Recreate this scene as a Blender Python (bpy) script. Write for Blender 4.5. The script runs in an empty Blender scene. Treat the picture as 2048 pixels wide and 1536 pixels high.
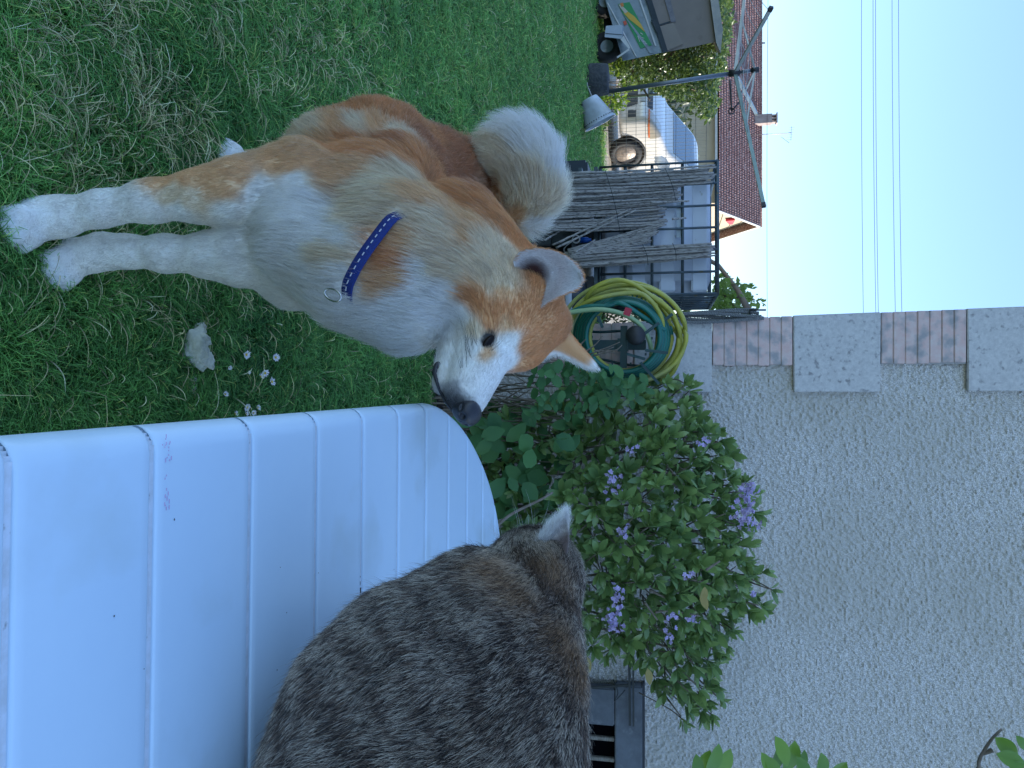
import bpy, bmesh, math, random
import numpy as np
from mathutils import Vector, Matrix, noise as mnoise
from mathutils.bvhtree import BVHTree
R = math.radians
rng = np.random.default_rng(7)
random.seed(7)
scene = bpy.context.scene
col = scene.collection

# ---------------------------------------------------------------- camera
CAM_H = 1.15
PITCH = math.atan((1335 - 1024) / 1540.0)
FPX = 1540.0
cp, sp = math.cos(PITCH), math.sin(PITCH)
CF = np.array([0, cp, -sp]); CU = np.array([0, sp, cp]); CR = np.array([1.0, 0, 0])
CC = np.array([0, 0, CAM_H])
cam_data = bpy.data.cameras.new('camera')
cam = bpy.data.objects.new('camera', cam_data)
col.objects.link(cam)
cam.matrix_world = Matrix((
    (CU[0], -CR[0], -CF[0], CC[0]),
    (CU[1], -CR[1], -CF[1], CC[1]),
    (CU[2], -CR[2], -CF[2], CC[2]),
    (0, 0, 0, 1)))
cam_data.sensor_fit = 'HORIZONTAL'
cam_data.sensor_width = 36.0
cam_data.lens = 36.0 * FPX / 2048.0
cam_data.clip_start = 0.02
cam_data.clip_end = 3000
scene.camera = cam

def P(px, py, d):
    """point of the place seen at photo position (px, py) at depth d metres"""
    return CC + CF * d + CR * ((py - 768) / FPX * d) + CU * ((px - 1024) / FPX * d)
def ray(px, py):
    v = CF + CR * ((py - 768) / FPX) + CU * ((px - 1024) / FPX)
    return v
def G(px, py, z=0.0):
    v = ray(px, py); t = (z - CAM_H) / v[2]
    return CC + v * t
def onY(px, py, y):
    v = ray(px, py); return CC + v * (y / v[1])

# ---------------------------------------------------------------- light
SUN_EL, SUN_AZ = 22.0, 62.0        # azimuth measured from +Y towards +X
SKY_STRENGTH, SUN_STRENGTH, EXPOSURE = 0.15, 2.0, 2.06
world = bpy.data.worlds.new('World'); scene.world = world
world.use_nodes = True
wn = world.node_tree.nodes; wl = world.node_tree.links
wn.clear()
sky = wn.new('ShaderNodeTexSky'); sky.sky_type = 'NISHITA'; sky.sun_disc = False
sky.sun_elevation = R(SUN_EL); sky.sun_rotation = R(SUN_AZ)
sky.air_density = 1.0; sky.dust_density = 0.3; sky.ozone_density = 1.6
bg = wn.new('ShaderNodeBackground'); bg.inputs['Strength'].default_value = SKY_STRENGTH
wo = wn.new('ShaderNodeOutputWorld')
gm = wn.new('ShaderNodeGamma'); gm.inputs[1].default_value = .70
mu = wn.new('ShaderNodeMix'); mu.data_type = 'RGBA'; mu.blend_type = 'MULTIPLY'; mu.inputs['Factor'].default_value = 1.0
mu.inputs['B'].default_value = (.57, .715, .94, 1)
wl.new(sky.outputs[0], gm.inputs[0]); wl.new(gm.outputs[0], mu.inputs['A']); wl.new(mu.outputs['Result'], bg.inputs['Color']); wl.new(bg.outputs[0], wo.inputs['Surface'])
sd = bpy.data.lights.new('sun', 'SUN'); sd.energy = SUN_STRENGTH; sd.angle = R(0.5); sd.color = (1.0, 0.93, 0.82)
sun = bpy.data.objects.new('sun', sd); col.objects.link(sun)
sdir = Vector((math.sin(R(SUN_AZ)) * math.cos(R(SUN_EL)), math.cos(R(SUN_AZ)) * math.cos(R(SUN_EL)), math.sin(R(SUN_EL))))
sun.rotation_euler = sdir.to_track_quat('Z', 'Y').to_euler()
sun.location = (8, 4, 9)
scene.view_settings.view_transform = 'Standard'
scene.view_settings.look = 'None'
scene.view_settings.gamma = 1.0
scene.view_settings.exposure = EXPOSURE
scene.view_settings.use_curve_mapping = False
scene.cycles.max_bounces = 8
scene.cycles.diffuse_bounces = 4
scene.cycles.glossy_bounces = 3
scene.cycles.transmission_bounces = 6
scene.cycles.transparent_max_bounces = 8
scene.cycles_curves.shape = 'RIBBONS'
scene.cycles_curves.subdivisions = 2

# ---------------------------------------------------------------- helpers
def tag(o, label=None, cat=None, group=None, kind=None):
    if label: o['label'] = label
    if cat: o['category'] = cat
    if group: o['group'] = group
    if kind: o['kind'] = kind
    return o
def thing(name, label, cat, loc=(0, 0, 0), rz=0.0, group=None):
    o = bpy.data.objects.new(name, None); col.objects.link(o)
    o.location = tuple(float(v) for v in loc); o.rotation_euler = (0, 0, rz)
    o.empty_display_size = 0.1
    return tag(o, label, cat, group)
def inv_of(parent):
    w = Matrix.Identity(4); chain = []
    while parent is not None:
        chain.append(parent.matrix_basis.copy()); parent = parent.parent
    for c in reversed(chain): w = w @ c
    return w.inverted()
def link(name, me, mat=None, parent=None):
    o = bpy.data.objects.new(name, me); col.objects.link(o)
    if mat is not None:
        me.materials.clear(); me.materials.append(mat)
    if parent is not None: o.parent = parent
    return o
def kids(o): return [c for c in bpy.data.objects if c.parent == o]
def copy_tree(o, parent=None, ch=None):
    c = o.copy(); col.objects.link(c); c.parent = parent
    for k in kids(o): copy_tree(k, c)
    return c

class MB:
    def __init__(s): s.v = []; s.f = []; s.sm = []; s.n = 0
    def add(s, verts, faces, smooth=True):
        verts = np.asarray(verts, float).reshape(-1, 3)
        b = s.n
        s.v.append(verts); s.n += len(verts)
        s.f.extend([tuple(int(i) + b for i in f) for f in faces]); s.sm.extend([smooth] * len(faces))
        return s
    def box(s, c, size, rot=None, bev=0.0):
        hx, hy, hz = [d / 2 for d in size]
        if bev > 0:
            bm = bmesh.new(); bmesh.ops.create_cube(bm, size=1)
            for v in bm.verts: v.co = Vector((v.co.x * size[0], v.co.y * size[1], v.co.z * size[2]))
            bmesh.ops.bevel(bm, geom=bm.edges[:], offset=min(bev, min(size) * .45), segments=2, affect='EDGES')
            vs = np.array([v.co[:] for v in bm.verts]); bm.verts.index_update()
            fs = [[v.index for v in f.verts] for f in bm.faces]; bm.free()
        else:
            vs = np.array([(x, y, z) for x in (-hx, hx) for y in (-hy, hy) for z in (-hz, hz)])
            fs = [(0, 1, 3, 2), (4, 6, 7, 5), (0, 4, 5, 1), (2, 3, 7, 6), (0, 2, 6, 4), (1, 5, 7, 3)]
        if rot is not None: vs = vs @ np.array(rot).T
        return s.add(vs + np.array(c), fs, False)
    def tube(s, pts, r, n=8, cap=True, flat=1.0, smooth=True):
        pts = np.asarray(pts, float); m = len(pts)
        r = np.full(m, r) if np.isscalar(r) else np.asarray(r, float)
        t = np.gradient(pts, axis=0); t /= np.linalg.norm(t, axis=1)[:, None] + 1e-12
        ref = np.array([0, 0, 1.0]) if abs(t[0][2]) < .9 else np.array([1.0, 0, 0])
        a = np.cross(t[0], ref); a /= np.linalg.norm(a)
        rings = []
        for i in range(m):
            a = a - t[i] * np.dot(a, t[i]); a /= np.linalg.norm(a) + 1e-12
            b = np.cross(t[i], a)
            th = np.arange(n) * 2 * np.pi / n
            rings.append(pts[i] + r[i] * (np.cos(th)[:, None] * a + flat * np.sin(th)[:, None] * b))
        vs = np.concatenate(rings); fs = []
        for i in range(m - 1):
            for k in range(n):
                k2 = (k + 1) % n
                fs.append((i * n + k, i * n + k2, (i + 1) * n + k2, (i + 1) * n + k))
        if cap:
            fs.append(tuple(range(n - 1, -1, -1))); fs.append(tuple((m - 1) * n + k for k in range(n)))
        return s.add(vs, fs, smooth)
    def bar(s, a, b, w, h=None, up=(0, 0, 1)):
        a = np.array(a, float); b = np.array(b, float); h = w if h is None else h
        d = b - a; L = np.linalg.norm(d); d = d / L
        up = np.array(up, float)
        if abs(np.dot(up, d)) > .98: up = np.array([1.0, 0, 0])
        x = np.cross(d, up); x /= np.linalg.norm(x); y = np.cross(x, d)
        return s.box((a + b) / 2, (w, L, h), rot=np.stack([x, d, y], axis=1))
    def lathe(s, prof, c=(0, 0, 0), n=24, M=None, closed=False):
        prof = np.asarray(prof, float); m = len(prof)
        th = np.arange(n) * 2 * np.pi / n
        vs = np.array([(r * math.cos(t), r * math.sin(t), z) for r, z in prof for t in th])
        if M is not None: vs = vs @ np.array(M).T
        fs = []
        for i in range(m - 1):
            for k in range(n):
                k2 = (k + 1) % n
                fs.append((i * n + k, i * n + k2, (i + 1) * n + k2, (i + 1) * n + k))
        if closed:
            for k in range(n):
                k2 = (k + 1) % n
                fs.append(((m - 1) * n + k, (m - 1) * n + k2, k2, k))
        return s.add(vs + np.array(c), fs, True)
    def poly(s, pts2, z0, z1, frame=None, origin=(0, 0, 0)):
        """prism: outline pts2 in the frame's first two axes, from z0 to z1 on the third"""
        n = len(pts2)
        F = np.eye(3) if frame is None else np.array(frame)
        vs = np.array([(p[0], p[1], z) for z in (z0, z1) for p in pts2])
        vs = vs @ F + np.array(origin)
        fs = [tuple(range(n - 1, -1, -1)), tuple(range(n, 2 * n))]
        fs += [(i, (i + 1) % n, n + (i + 1) % n, n + i) for i in range(n)]
        return s.add(vs, fs, False)
    def ell(s, c, r, M=None, nu=16, nv=10):
        th = np.linspace(0, np.pi, nv + 1)[1:-1]; ph = np.arange(nu) * 2 * np.pi / nu
        vs = [(0, 0, 1)] + [(math.sin(t) * math.cos(p), math.sin(t) * math.sin(p), math.cos(t)) for t in th for p in ph] + [(0, 0, -1)]
        vs = np.array(vs) * np.array(r)
        if M is not None: vs = vs @ np.array(M).T
        fs = [(0, 1 + k, 1 + (k + 1) % nu) for k in range(nu)]
        for i in range(nv - 2):
            for k in range(nu):
                a = 1 + i * nu; fs.append((a + k, a + nu + k, a + nu + (k + 1) % nu, a + (k + 1) % nu))
        a = 1 + (nv - 2) * nu; l = len(vs) - 1
        fs += [(a + (k + 1) % nu, a + k, l) for k in range(nu)]
        return s.add(vs + np.array(c), fs, True)
    def mesh(s, name, xf=None):
        me = bpy.data.meshes.new(name)
        v = np.concatenate(s.v) if s.v else np.zeros((0, 3))
        if xf is not None:
            m = np.array(xf); v = v @ m[:3, :3].T + m[:3, 3]
        me.from_pydata(v.tolist(), [], s.f)
        me.polygons.foreach_set('use_smooth', s.sm)
        me.update()
        return me
    def build(s, name, mat=None, parent=None, world=True):
        me = s.mesh(name, inv_of(parent) if (parent is not None and world) else None)
        return link(name, me, mat, parent)

def smooth_path(pts, n):
    pts = np.asarray(pts, float); m = len(pts)
    t = np.linspace(0, m - 1, n); out = []
    for u in t:
        i = min(int(u), m - 2); f = u - i
        p0 = pts[max(i - 1, 0)]; p1 = pts[i]; p2 = pts[i + 1]; p3 = pts[min(i + 2, m - 1)]
        out.append(.5 * ((2 * p1) + (-p0 + p2) * f + (2 * p0 - 5 * p1 + 4 * p2 - p3) * f * f + (-p0 + 3 * p1 - 3 * p2 + p3) * f ** 3))
    return np.array(out)

# ---------------------------------------------------------------- materials
def nmat(name, c1, c2=None, scale=8.0, rough=0.7, bump=0.0, bscale=40.0, metal=0.0, spec=0.5, detail=5.0,
         lo=0.35, hi=0.65, c3=None, scale3=2.0, lo3=.5, hi3=.7, coat=0.0, rvar=0.0, sss=0.0, dist=0.0, trans=0.0, stretch=None, bdist=0.005, emis=None):
    m = bpy.data.materials.new(name); m.use_nodes = True
    nt = m.node_tree; N = nt.nodes; L = nt.links
    b = N['Principled BSDF']
    b.inputs['Roughness'].default_value = rough; b.inputs['Metallic'].default_value = metal
    b.inputs['Specular IOR Level'].default_value = spec
    b.inputs['Coat Weight'].default_value = coat
    b.inputs['Base Color'].default_value = (*c1, 1)
    tc = N.new('ShaderNodeTexCoord'); vec = tc.outputs['Object']
    if stretch is not None:
        mp = N.new('ShaderNodeMapping'); mp.inputs['Scale'].default_value = stretch
        L.new(vec, mp.inputs['Vector']); vec = mp.outputs[0]
    outc = None
    if c2 is not None:
        nz = N.new('ShaderNodeTexNoise'); nz.inputs['Scale'].default_value = scale; nz.inputs['Detail'].default_value = detail
        nz.inputs['Roughness'].default_value = .65; nz.inputs['Distortion'].default_value = dist
        L.new(vec, nz.inputs['Vector'])
        rp = N.new('ShaderNodeValToRGB'); rp.color_ramp.elements[0].position = lo; rp.color_ramp.elements[1].position = hi
        rp.color_ramp.elements[0].color = (*c1, 1); rp.color_ramp.elements[1].color = (*c2, 1)
        L.new(nz.outputs['Fac'], rp.inputs[0]); outc = rp.outputs[0]
        if rvar:
            mr = N.new('ShaderNodeMapRange'); mr.inputs['To Min'].default_value = max(0, rough - rvar); mr.inputs['To Max'].default_value = min(1, rough + rvar)
            L.new(nz.outputs['Fac'], mr.inputs['Value']); L.new(mr.outputs[0], b.inputs['Roughness'])
    if c3 is not None:
        n3 = N.new('ShaderNodeTexNoise'); n3.inputs['Scale'].default_value = scale3; n3.inputs['Detail'].default_value = 6
        L.new(vec, n3.inputs['Vector'])
        r3 = N.new('ShaderNodeMapRange'); r3.inputs['From Min'].default_value = lo3; r3.inputs['From Max'].default_value = hi3
        L.new(n3.outputs['Fac'], r3.inputs['Value'])
        mx = N.new('ShaderNodeMix'); mx.data_type = 'RGBA'
        L.new(r3.outputs[0], mx.inputs['Factor']); mx.inputs['B'].default_value = (*c3, 1)
        if outc is not None: L.new(outc, mx.inputs['A'])
        else: mx.inputs['A'].default_value = (*c1, 1)
        outc = mx.outputs['Result']
    if outc is not None: L.new(outc, b.inputs['Base Color'])
    if bump > 0:
        nb = N.new('ShaderNodeTexNoise'); nb.inputs['Scale'].default_value = bscale; nb.inputs['Detail'].default_value = 4
        L.new(vec, nb.inputs['Vector'])
        bp = N.new('ShaderNodeBump'); bp.inputs['Strength'].default_value = bump; bp.inputs['Distance'].default_value = bdist
        L.new(nb.outputs['Fac'], bp.inputs['Height']); L.new(bp.outputs[0], b.inputs['Normal'])
    if sss > 0:
        b.inputs['Subsurface Weight'].default_value = sss; b.inputs['Subsurface Radius'].default_value = (.01, .005, .003)
    if trans > 0: b.inputs['Transmission Weight'].default_value = trans
    if emis: b.inputs['Emission Color'].default_value = (*emis, 1)
    return m
def leafmat(name, c1, c2, rough=.45, trans=.35, tcol=None, attr=None, scale=3.0, spec=.65):
    """leaf: gloss on top, light passing through"""
    m = bpy.data.materials.new(name); m.use_nodes = True
    nt = m.node_tree; N = nt.nodes; L = nt.links
    b = N['Principled BSDF']; out = N['Material Output']
    b.inputs['Roughness'].default_value = rough; b.inputs['Specular IOR Level'].default_value = spec
    geo = N.new('ShaderNodeNewGeometry'); tc = N.new('ShaderNodeTexCoord')
    nz = N.new('ShaderNodeTexNoise'); nz.inputs['Scale'].default_value = scale; L.new(geo.outputs['Position'], nz.inputs['Vector'])
    ad = N.new('ShaderNodeMath'); ad.operation = 'ADD'
    wn_ = N.new('ShaderNodeMath'); wn_.operation = 'MULTIPLY'; wn_.inputs[1].default_value = .6
    L.new(geo.outputs['Random Per Island'], wn_.inputs[0]); L.new(nz.outputs['Fac'], ad.inputs[0]); L.new(wn_.outputs[0], ad.inputs[1])
    oi = N.new('ShaderNodeObjectInfo'); ad2 = N.new('ShaderNodeMath'); ad2.operation = 'MULTIPLY_ADD'
    L.new(oi.outputs['Random'], ad2.inputs[0]); ad2.inputs[1].default_value = .5; L.new(ad.outputs[0], ad2.inputs[2])
    mr = N.new('ShaderNodeMapRange'); mr.inputs['From Min'].default_value = .45; mr.inputs['From Max'].default_value = 1.35
    L.new(ad2.outputs[0], mr.inputs['Value'])
    mx = N.new('ShaderNodeMix'); mx.data_type = 'RGBA'; mx.inputs['A'].default_value = (*c1, 1); mx.inputs['B'].default_value = (*c2, 1)
    L.new(mr.outputs[0], mx.inputs['Factor']); L.new(mx.outputs['Result'], b.inputs['Base Color'])
    tr = N.new('ShaderNodeBsdfTranslucent')
    if tcol: tr.inputs['Color'].default_value = (*tcol, 1)
    else: L.new(mx.outputs['Result'], tr.inputs['Color'])
    ms = N.new('ShaderNodeMixShader'); ms.inputs[0].default_value = trans
    L.new(b.outputs[0], ms.inputs[1]); L.new(tr.outputs[0], ms.inputs[2]); L.new(ms.outputs[0], out.inputs['Surface'])
    return m
def hairmat(name, rough=.55, root=.65, spec=.35, mul=1.0, tip=1.0, trans=0.25):
    """strand colour comes from the strand's own attribute, darker at the root"""
    m = bpy.data.materials.new(name); m.use_nodes = True
    nt = m.node_tree; N = nt.nodes; L = nt.links
    b = N['Principled BSDF']; out = N['Material Output']
    b.inputs['Roughness'].default_value = rough; b.inputs['Specular IOR Level'].default_value = spec
    at = N.new('ShaderNodeAttribute'); at.attribute_name = 'strand_color'
    at2 = N.new('ShaderNodeAttribute'); at2.attribute_name = 'tip_color'
    hi = N.new('ShaderNodeHairInfo')
    mx = N.new('ShaderNodeMix'); mx.data_type = 'RGBA'
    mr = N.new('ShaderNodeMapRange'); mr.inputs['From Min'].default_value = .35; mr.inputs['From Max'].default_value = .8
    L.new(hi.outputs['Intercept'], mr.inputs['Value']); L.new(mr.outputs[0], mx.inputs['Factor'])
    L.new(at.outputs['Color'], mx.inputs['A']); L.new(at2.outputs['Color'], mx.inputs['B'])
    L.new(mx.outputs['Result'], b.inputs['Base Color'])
    tr = N.new('ShaderNodeBsdfTranslucent'); L.new(mx.outputs['Result'], tr.inputs['Color'])
    ms = N.new('ShaderNodeMixShader'); ms.inputs[0].default_value = trans
    L.new(b.outputs[0], ms.inputs[1]); L.new(tr.outputs[0], ms.inputs[2]); L.new(ms.outputs[0], out.inputs['Surface'])
    return m
def strands(name, P0, P1, P2, r0, colr, tipc, mat, parent=None, mids=None, npt=4, taper=.15):
    """one Curves object: strands from P0 via P1 to P2 (quadratic), radius r0 at the root"""
    n = len(P0)
    if parent is not None:
        m = np.array(inv_of(parent))
        P0, P1, P2 = [p @ m[:3, :3].T + m[:3, 3] for p in (P0, P1, P2)]
    t = np.linspace(0, 1, npt)[None, :, None]
    pts = ((1 - t) ** 2) * P0[:, None] + 2 * t * (1 - t) * P1[:, None] + t * t * P2[:, None]
    hc = bpy.data.hair_curves.new(name)
    hc.add_curves([npt] * n)
    hc.attributes['position'].data.foreach_set('vector', pts.astype(np.float32).ravel())
    rad = np.broadcast_to(np.asarray(r0, float).reshape(-1, 1), (n, 1)) * np.linspace(1, taper, npt)[None, :] ** 1.0
    ra = hc.attributes.get('radius') or hc.attributes.new('radius', 'FLOAT', 'POINT')
    ra.data.foreach_set('value', rad.astype(np.float32).ravel())
    for nm, c in (('strand_color', colr), ('tip_color', tipc)):
        a = hc.attributes.new(nm, 'FLOAT_COLOR', 'CURVE')
        c4 = np.ones((n, 4), np.float32); c4[:, :3] = c
        a.data.foreach_set('color', c4.ravel())
    hc.materials.append(mat)
    o = bpy.data.objects.new(name, hc); col.objects.link(o)
    if parent is not None: o.parent = parent
    return o
def vnoise(p, scale, seed=0):
    """cheap vectorised value noise, 0..1"""
    q = np.asarray(p) * scale + seed * 17.31
    i = np.floor(q).astype(np.int64); f = q - i; f = f * f * (3 - 2 * f)
    def h(a):
        x = (a[:, 0] * 73856093) ^ (a[:, 1] * 19349663) ^ (a[:, 2] * 83492791)
        x = (x ^ (x >> 13)) * 1274126177
        return ((x ^ (x >> 16)) & 0xffff) / 65535.0
    out = 0
    for dx in (0, 1):
        for dy in (0, 1):
            for dz in (0, 1):
                w = (f[:, 0] if dx else 1 - f[:, 0]) * (f[:, 1] if dy else 1 - f[:, 1]) * (f[:, 2] if dz else 1 - f[:, 2])
                out = out + w * h(i + np.array([dx, dy, dz]))
    return out

# ---------------------------------------------------------------- organic bodies: blended distance field -> one mesh
class Body:
    def __init__(s, lo, hi, h, k=.03):
        s.lo = np.array(lo, float); s.h = h; s.k = k
        s.n = np.ceil((np.array(hi) - s.lo) / h).astype(int) + 1
        s.D = np.full(s.n, 0.5, np.float32)
    def _blk(s, mn, mx, pad):
        a = np.maximum(np.floor((mn - pad - s.lo) / s.h).astype(int), 0); b = np.minimum(np.ceil((mx + pad - s.lo) / s.h).astype(int) + 1, s.n)
        ax = [s.lo[i] + np.arange(a[i], b[i]) * s.h for i in range(3)]
        X = np.stack(np.meshgrid(*ax, indexing='ij'), -1).astype(np.float32)
        return a, b, X
    def _mix(s, a, b, d, k, sub=False):
        k = s.k if k is None else k
        sl = tuple(slice(a[i], b[i]) for i in range(3)); D = s.D[sl]
        if sub:
            hh = np.clip(.5 - .5 * (D + d) / k, 0, 1); s.D[sl] = D * (1 - hh) + (-d) * hh + k * hh * (1 - hh)
        else:
            hh = np.clip(.5 + .5 * (D - d) / k, 0, 1); s.D[sl] = D * (1 - hh) + d * hh - k * hh * (1 - hh)
    def cone(s, p, q, r1, r2, k=None, sub=False):
        p = np.array(p, float); q = np.array(q, float); rm = max(r1, r2)
        a, b, X = s._blk(np.minimum(p, q) - rm, np.maximum(p, q) + rm, .09)
        d = q - p; L2 = d @ d; t = np.clip(((X - p) @ d) / L2, 0, 1)
        dist = np.linalg.norm(X - (p + t[..., None] * d), axis=-1) - (r1 + (r2 - r1) * t)
        s._mix(a, b, dist, k, sub)
    def ell(s, c, r, M=None, k=None, sub=False):
        c = np.array(c, float); r = np.array(r, float); rm = r.max()
        a, b, X = s._blk(c - rm, c + rm, .09)
        Y = X - c
        if M is not None: Y = Y @ np.array(M, float)       # columns of M are the axes
        k0 = np.linalg.norm(Y / r, axis=-1); k1 = np.linalg.norm(Y / (r * r), axis=-1) + 1e-6
        s._mix(a, b, k0 * (k0 - 1) / k1, k, sub)
    def chain(s, pts, rs, k=None):
        for i in range(len(pts) - 1): s.cone(pts[i], pts[i + 1], rs[i], rs[i + 1], k)
    def mesh(s, relax=2):
        D = s.D; n = D.shape
        neg = D < 0
        cnt = np.zeros(tuple(np.array(n) - 1), int); acc = np.zeros(cnt.shape + (3,), np.float64); ne = np.zeros(cnt.shape)
        corner = [(i, j, k) for i in (0, 1) for j in (0, 1) for k in (0, 1)]
        def C(A, c): return A[c[0]:n[0] - 1 + c[0], c[1]:n[1] - 1 + c[1], c[2]:n[2] - 1 + c[2]]
        for a in corner:
            for ax in range(3):
                if a[ax]: continue
                b = list(a); b[ax] = 1; b = tuple(b)
                da, db = C(D, a), C(D, b); cr = (C(neg, a) != C(neg, b))
                t = np.where(cr, da / np.where(cr, da - db, 1), 0)
                ne += cr
                for d in range(3):
                    acc[..., d] += np.where(cr, a[d] + (t if d == ax else 0), 0)
        act = ne > 0
        idx = -np.ones(cnt.shape, int); idx[act] = np.arange(act.sum())
        ijk = np.argwhere(act)
        V = s.lo + (ijk + acc[act] / ne[act][:, None]) * s.h
        F = []
        for ax in range(3):
            o1, o2 = [(1, 2), (2, 0), (0, 1)][ax]
            sl0 = [slice(None)] * 3; sl1 = [slice(None)] * 3; sl0[ax] = slice(0, -1); sl1[ax] = slice(1, None)
            cr = neg[tuple(sl0)] != neg[tuple(sl1)]
            e = np.argwhere(cr)
            e = e[(e[:, o1] > 0) & (e[:, o2] > 0) & (e[:, o1] < n[o1] - 1) & (e[:, o2] < n[o2] - 1)]
            flip = neg[tuple(e.T)]
            u1 = np.zeros(3, int); u1[o1] = 1; u2 = np.zeros(3, int); u2[o2] = 1
            q = np.stack([idx[tuple((e - u1 - u2).T)], idx[tuple((e - u2).T)], idx[tuple(e.T)], idx[tuple((e - u1).T)]], 1)
            q[~flip] = q[~flip][:, ::-1]
            F.append(q)
        F = np.concatenate(F); F = F[(F >= 0).all(1)]
        # relax a little
        for _ in range(relax):
            S = np.zeros_like(V); K = np.zeros(len(V))
            for i in range(4):
                a, b = F[:, i], F[:, (i + 1) % 4]
                np.add.at(S, a, V[b]); np.add.at(K, a, 1); np.add.at(S, b, V[a]); np.add.at(K, b, 1)
            V = V * .5 + S / np.maximum(K, 1)[:, None] * .5
        s.V, s.F = V, F
        fn = np.cross(V[F[:, 2]] - V[F[:, 0]], V[F[:, 3]] - V[F[:, 1]])
        N = np.zeros_like(V)
        for i in range(4): np.add.at(N, F[:, i], fn)
        s.N = N / (np.linalg.norm(N, axis=1)[:, None] + 1e-12)
        s.A = np.linalg.norm(fn, axis=1) / 2
        return V, F
    def obj(s, name, mat, parent):
        m = np.array(inv_of(parent)); V = s.V @ m[:3, :3].T + m[:3, 3]
        me = bpy.data.meshes.new(name); me.from_pydata(V.tolist(), [], s.F.tolist())
        me.polygons.foreach_set('use_smooth', [True] * len(s.F)); me.update()
        return link(name, me, mat, parent)
    def bvh(s): return BVHTree.FromPolygons(s.V.tolist(), s.F.tolist())
    def sample(s, n, w=None):
        A = s.A if w is None else s.A * w
        f = rng.choice(len(s.F), n, p=A / A.sum())
        u, v = rng.random((2, n, 1)); q = s.F[f]
        W = [(1 - u) * (1 - v), u * (1 - v), u * v, (1 - u) * v]
        p = sum(W[i] * s.V[q[:, i]] for i in range(4)); nn = sum(W[i] * s.N[q[:, i]] for i in range(4))
        return p, nn / np.linalg.norm(nn, axis=1)[:, None], f
def hit(bvh, px, py):
    v = Vector(ray(px, py)).normalized()
    h = bvh.ray_cast(Vector(CC), v)
    return (np.array(h[0]), np.array(h[1])) if h[0] is not None else None
def hits(bvh, qs): return np.array([h[0] for h in (hit(bvh, *q) for q in qs) if h is not None])
# ================================================================ GROUND
M_soil = nmat('lawn_soil', (.035, .085, .025), (.075, .110, .040), scale=9, rough=.95, bump=.6, bscale=60, bdist=.02)
M_gravel = nmat('pale_gravel', (.42, .36, .28), (.30, .26, .20), scale=30, rough=.95, bump=.6, bscale=90, c3=(.5, .45, .37), scale3=.6, bdist=.02)
M_field = nmat('dry_ground', (.20, .19, .12), (.12, .15, .07), scale=.2, rough=.95)
m = MB(); m.box((0, 400, -.31), (1600, 1600, .5)); tag(m.build('ground', M_field), kind='structure')
m = MB(); m.box((-10, 18.3, -.055), (44, 9.2, .11)); tag(m.build('road', M_gravel), kind='structure')
n_ = 90
gx = np.linspace(-32, 12, n_); gy = np.r_[np.linspace(-4, 8, 60), np.linspace(8.2, 13.7, 12)]
X2, Y2 = np.meshgrid(gx, gy); Z2 = (vnoise(np.stack([X2.ravel(), Y2.ravel(), X2.ravel() * 0], 1), .8, 3).reshape(X2.shape) - .5) * .02
m = MB(); nv_ = len(gx); m.add(np.stack([X2, Y2, Z2], -1).reshape(-1, 3), [(j * nv_ + i, j * nv_ + i + 1, (j + 1) * nv_ + i + 1, (j + 1) * nv_ + i) for j in range(len(gy) - 1) for i in range(nv_ - 1)])
tag(m.build('lawn', M_soil), kind='structure')
m = MB(); m.box((-10, 13.78, .0), (44, .12, .09), bev=.01); tag(m.build('kerb', nmat('kerb_stone', (.34, .31, .27), (.24, .22, .19), scale=20, rough=.9, bump=.4)), kind='structure')

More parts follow.
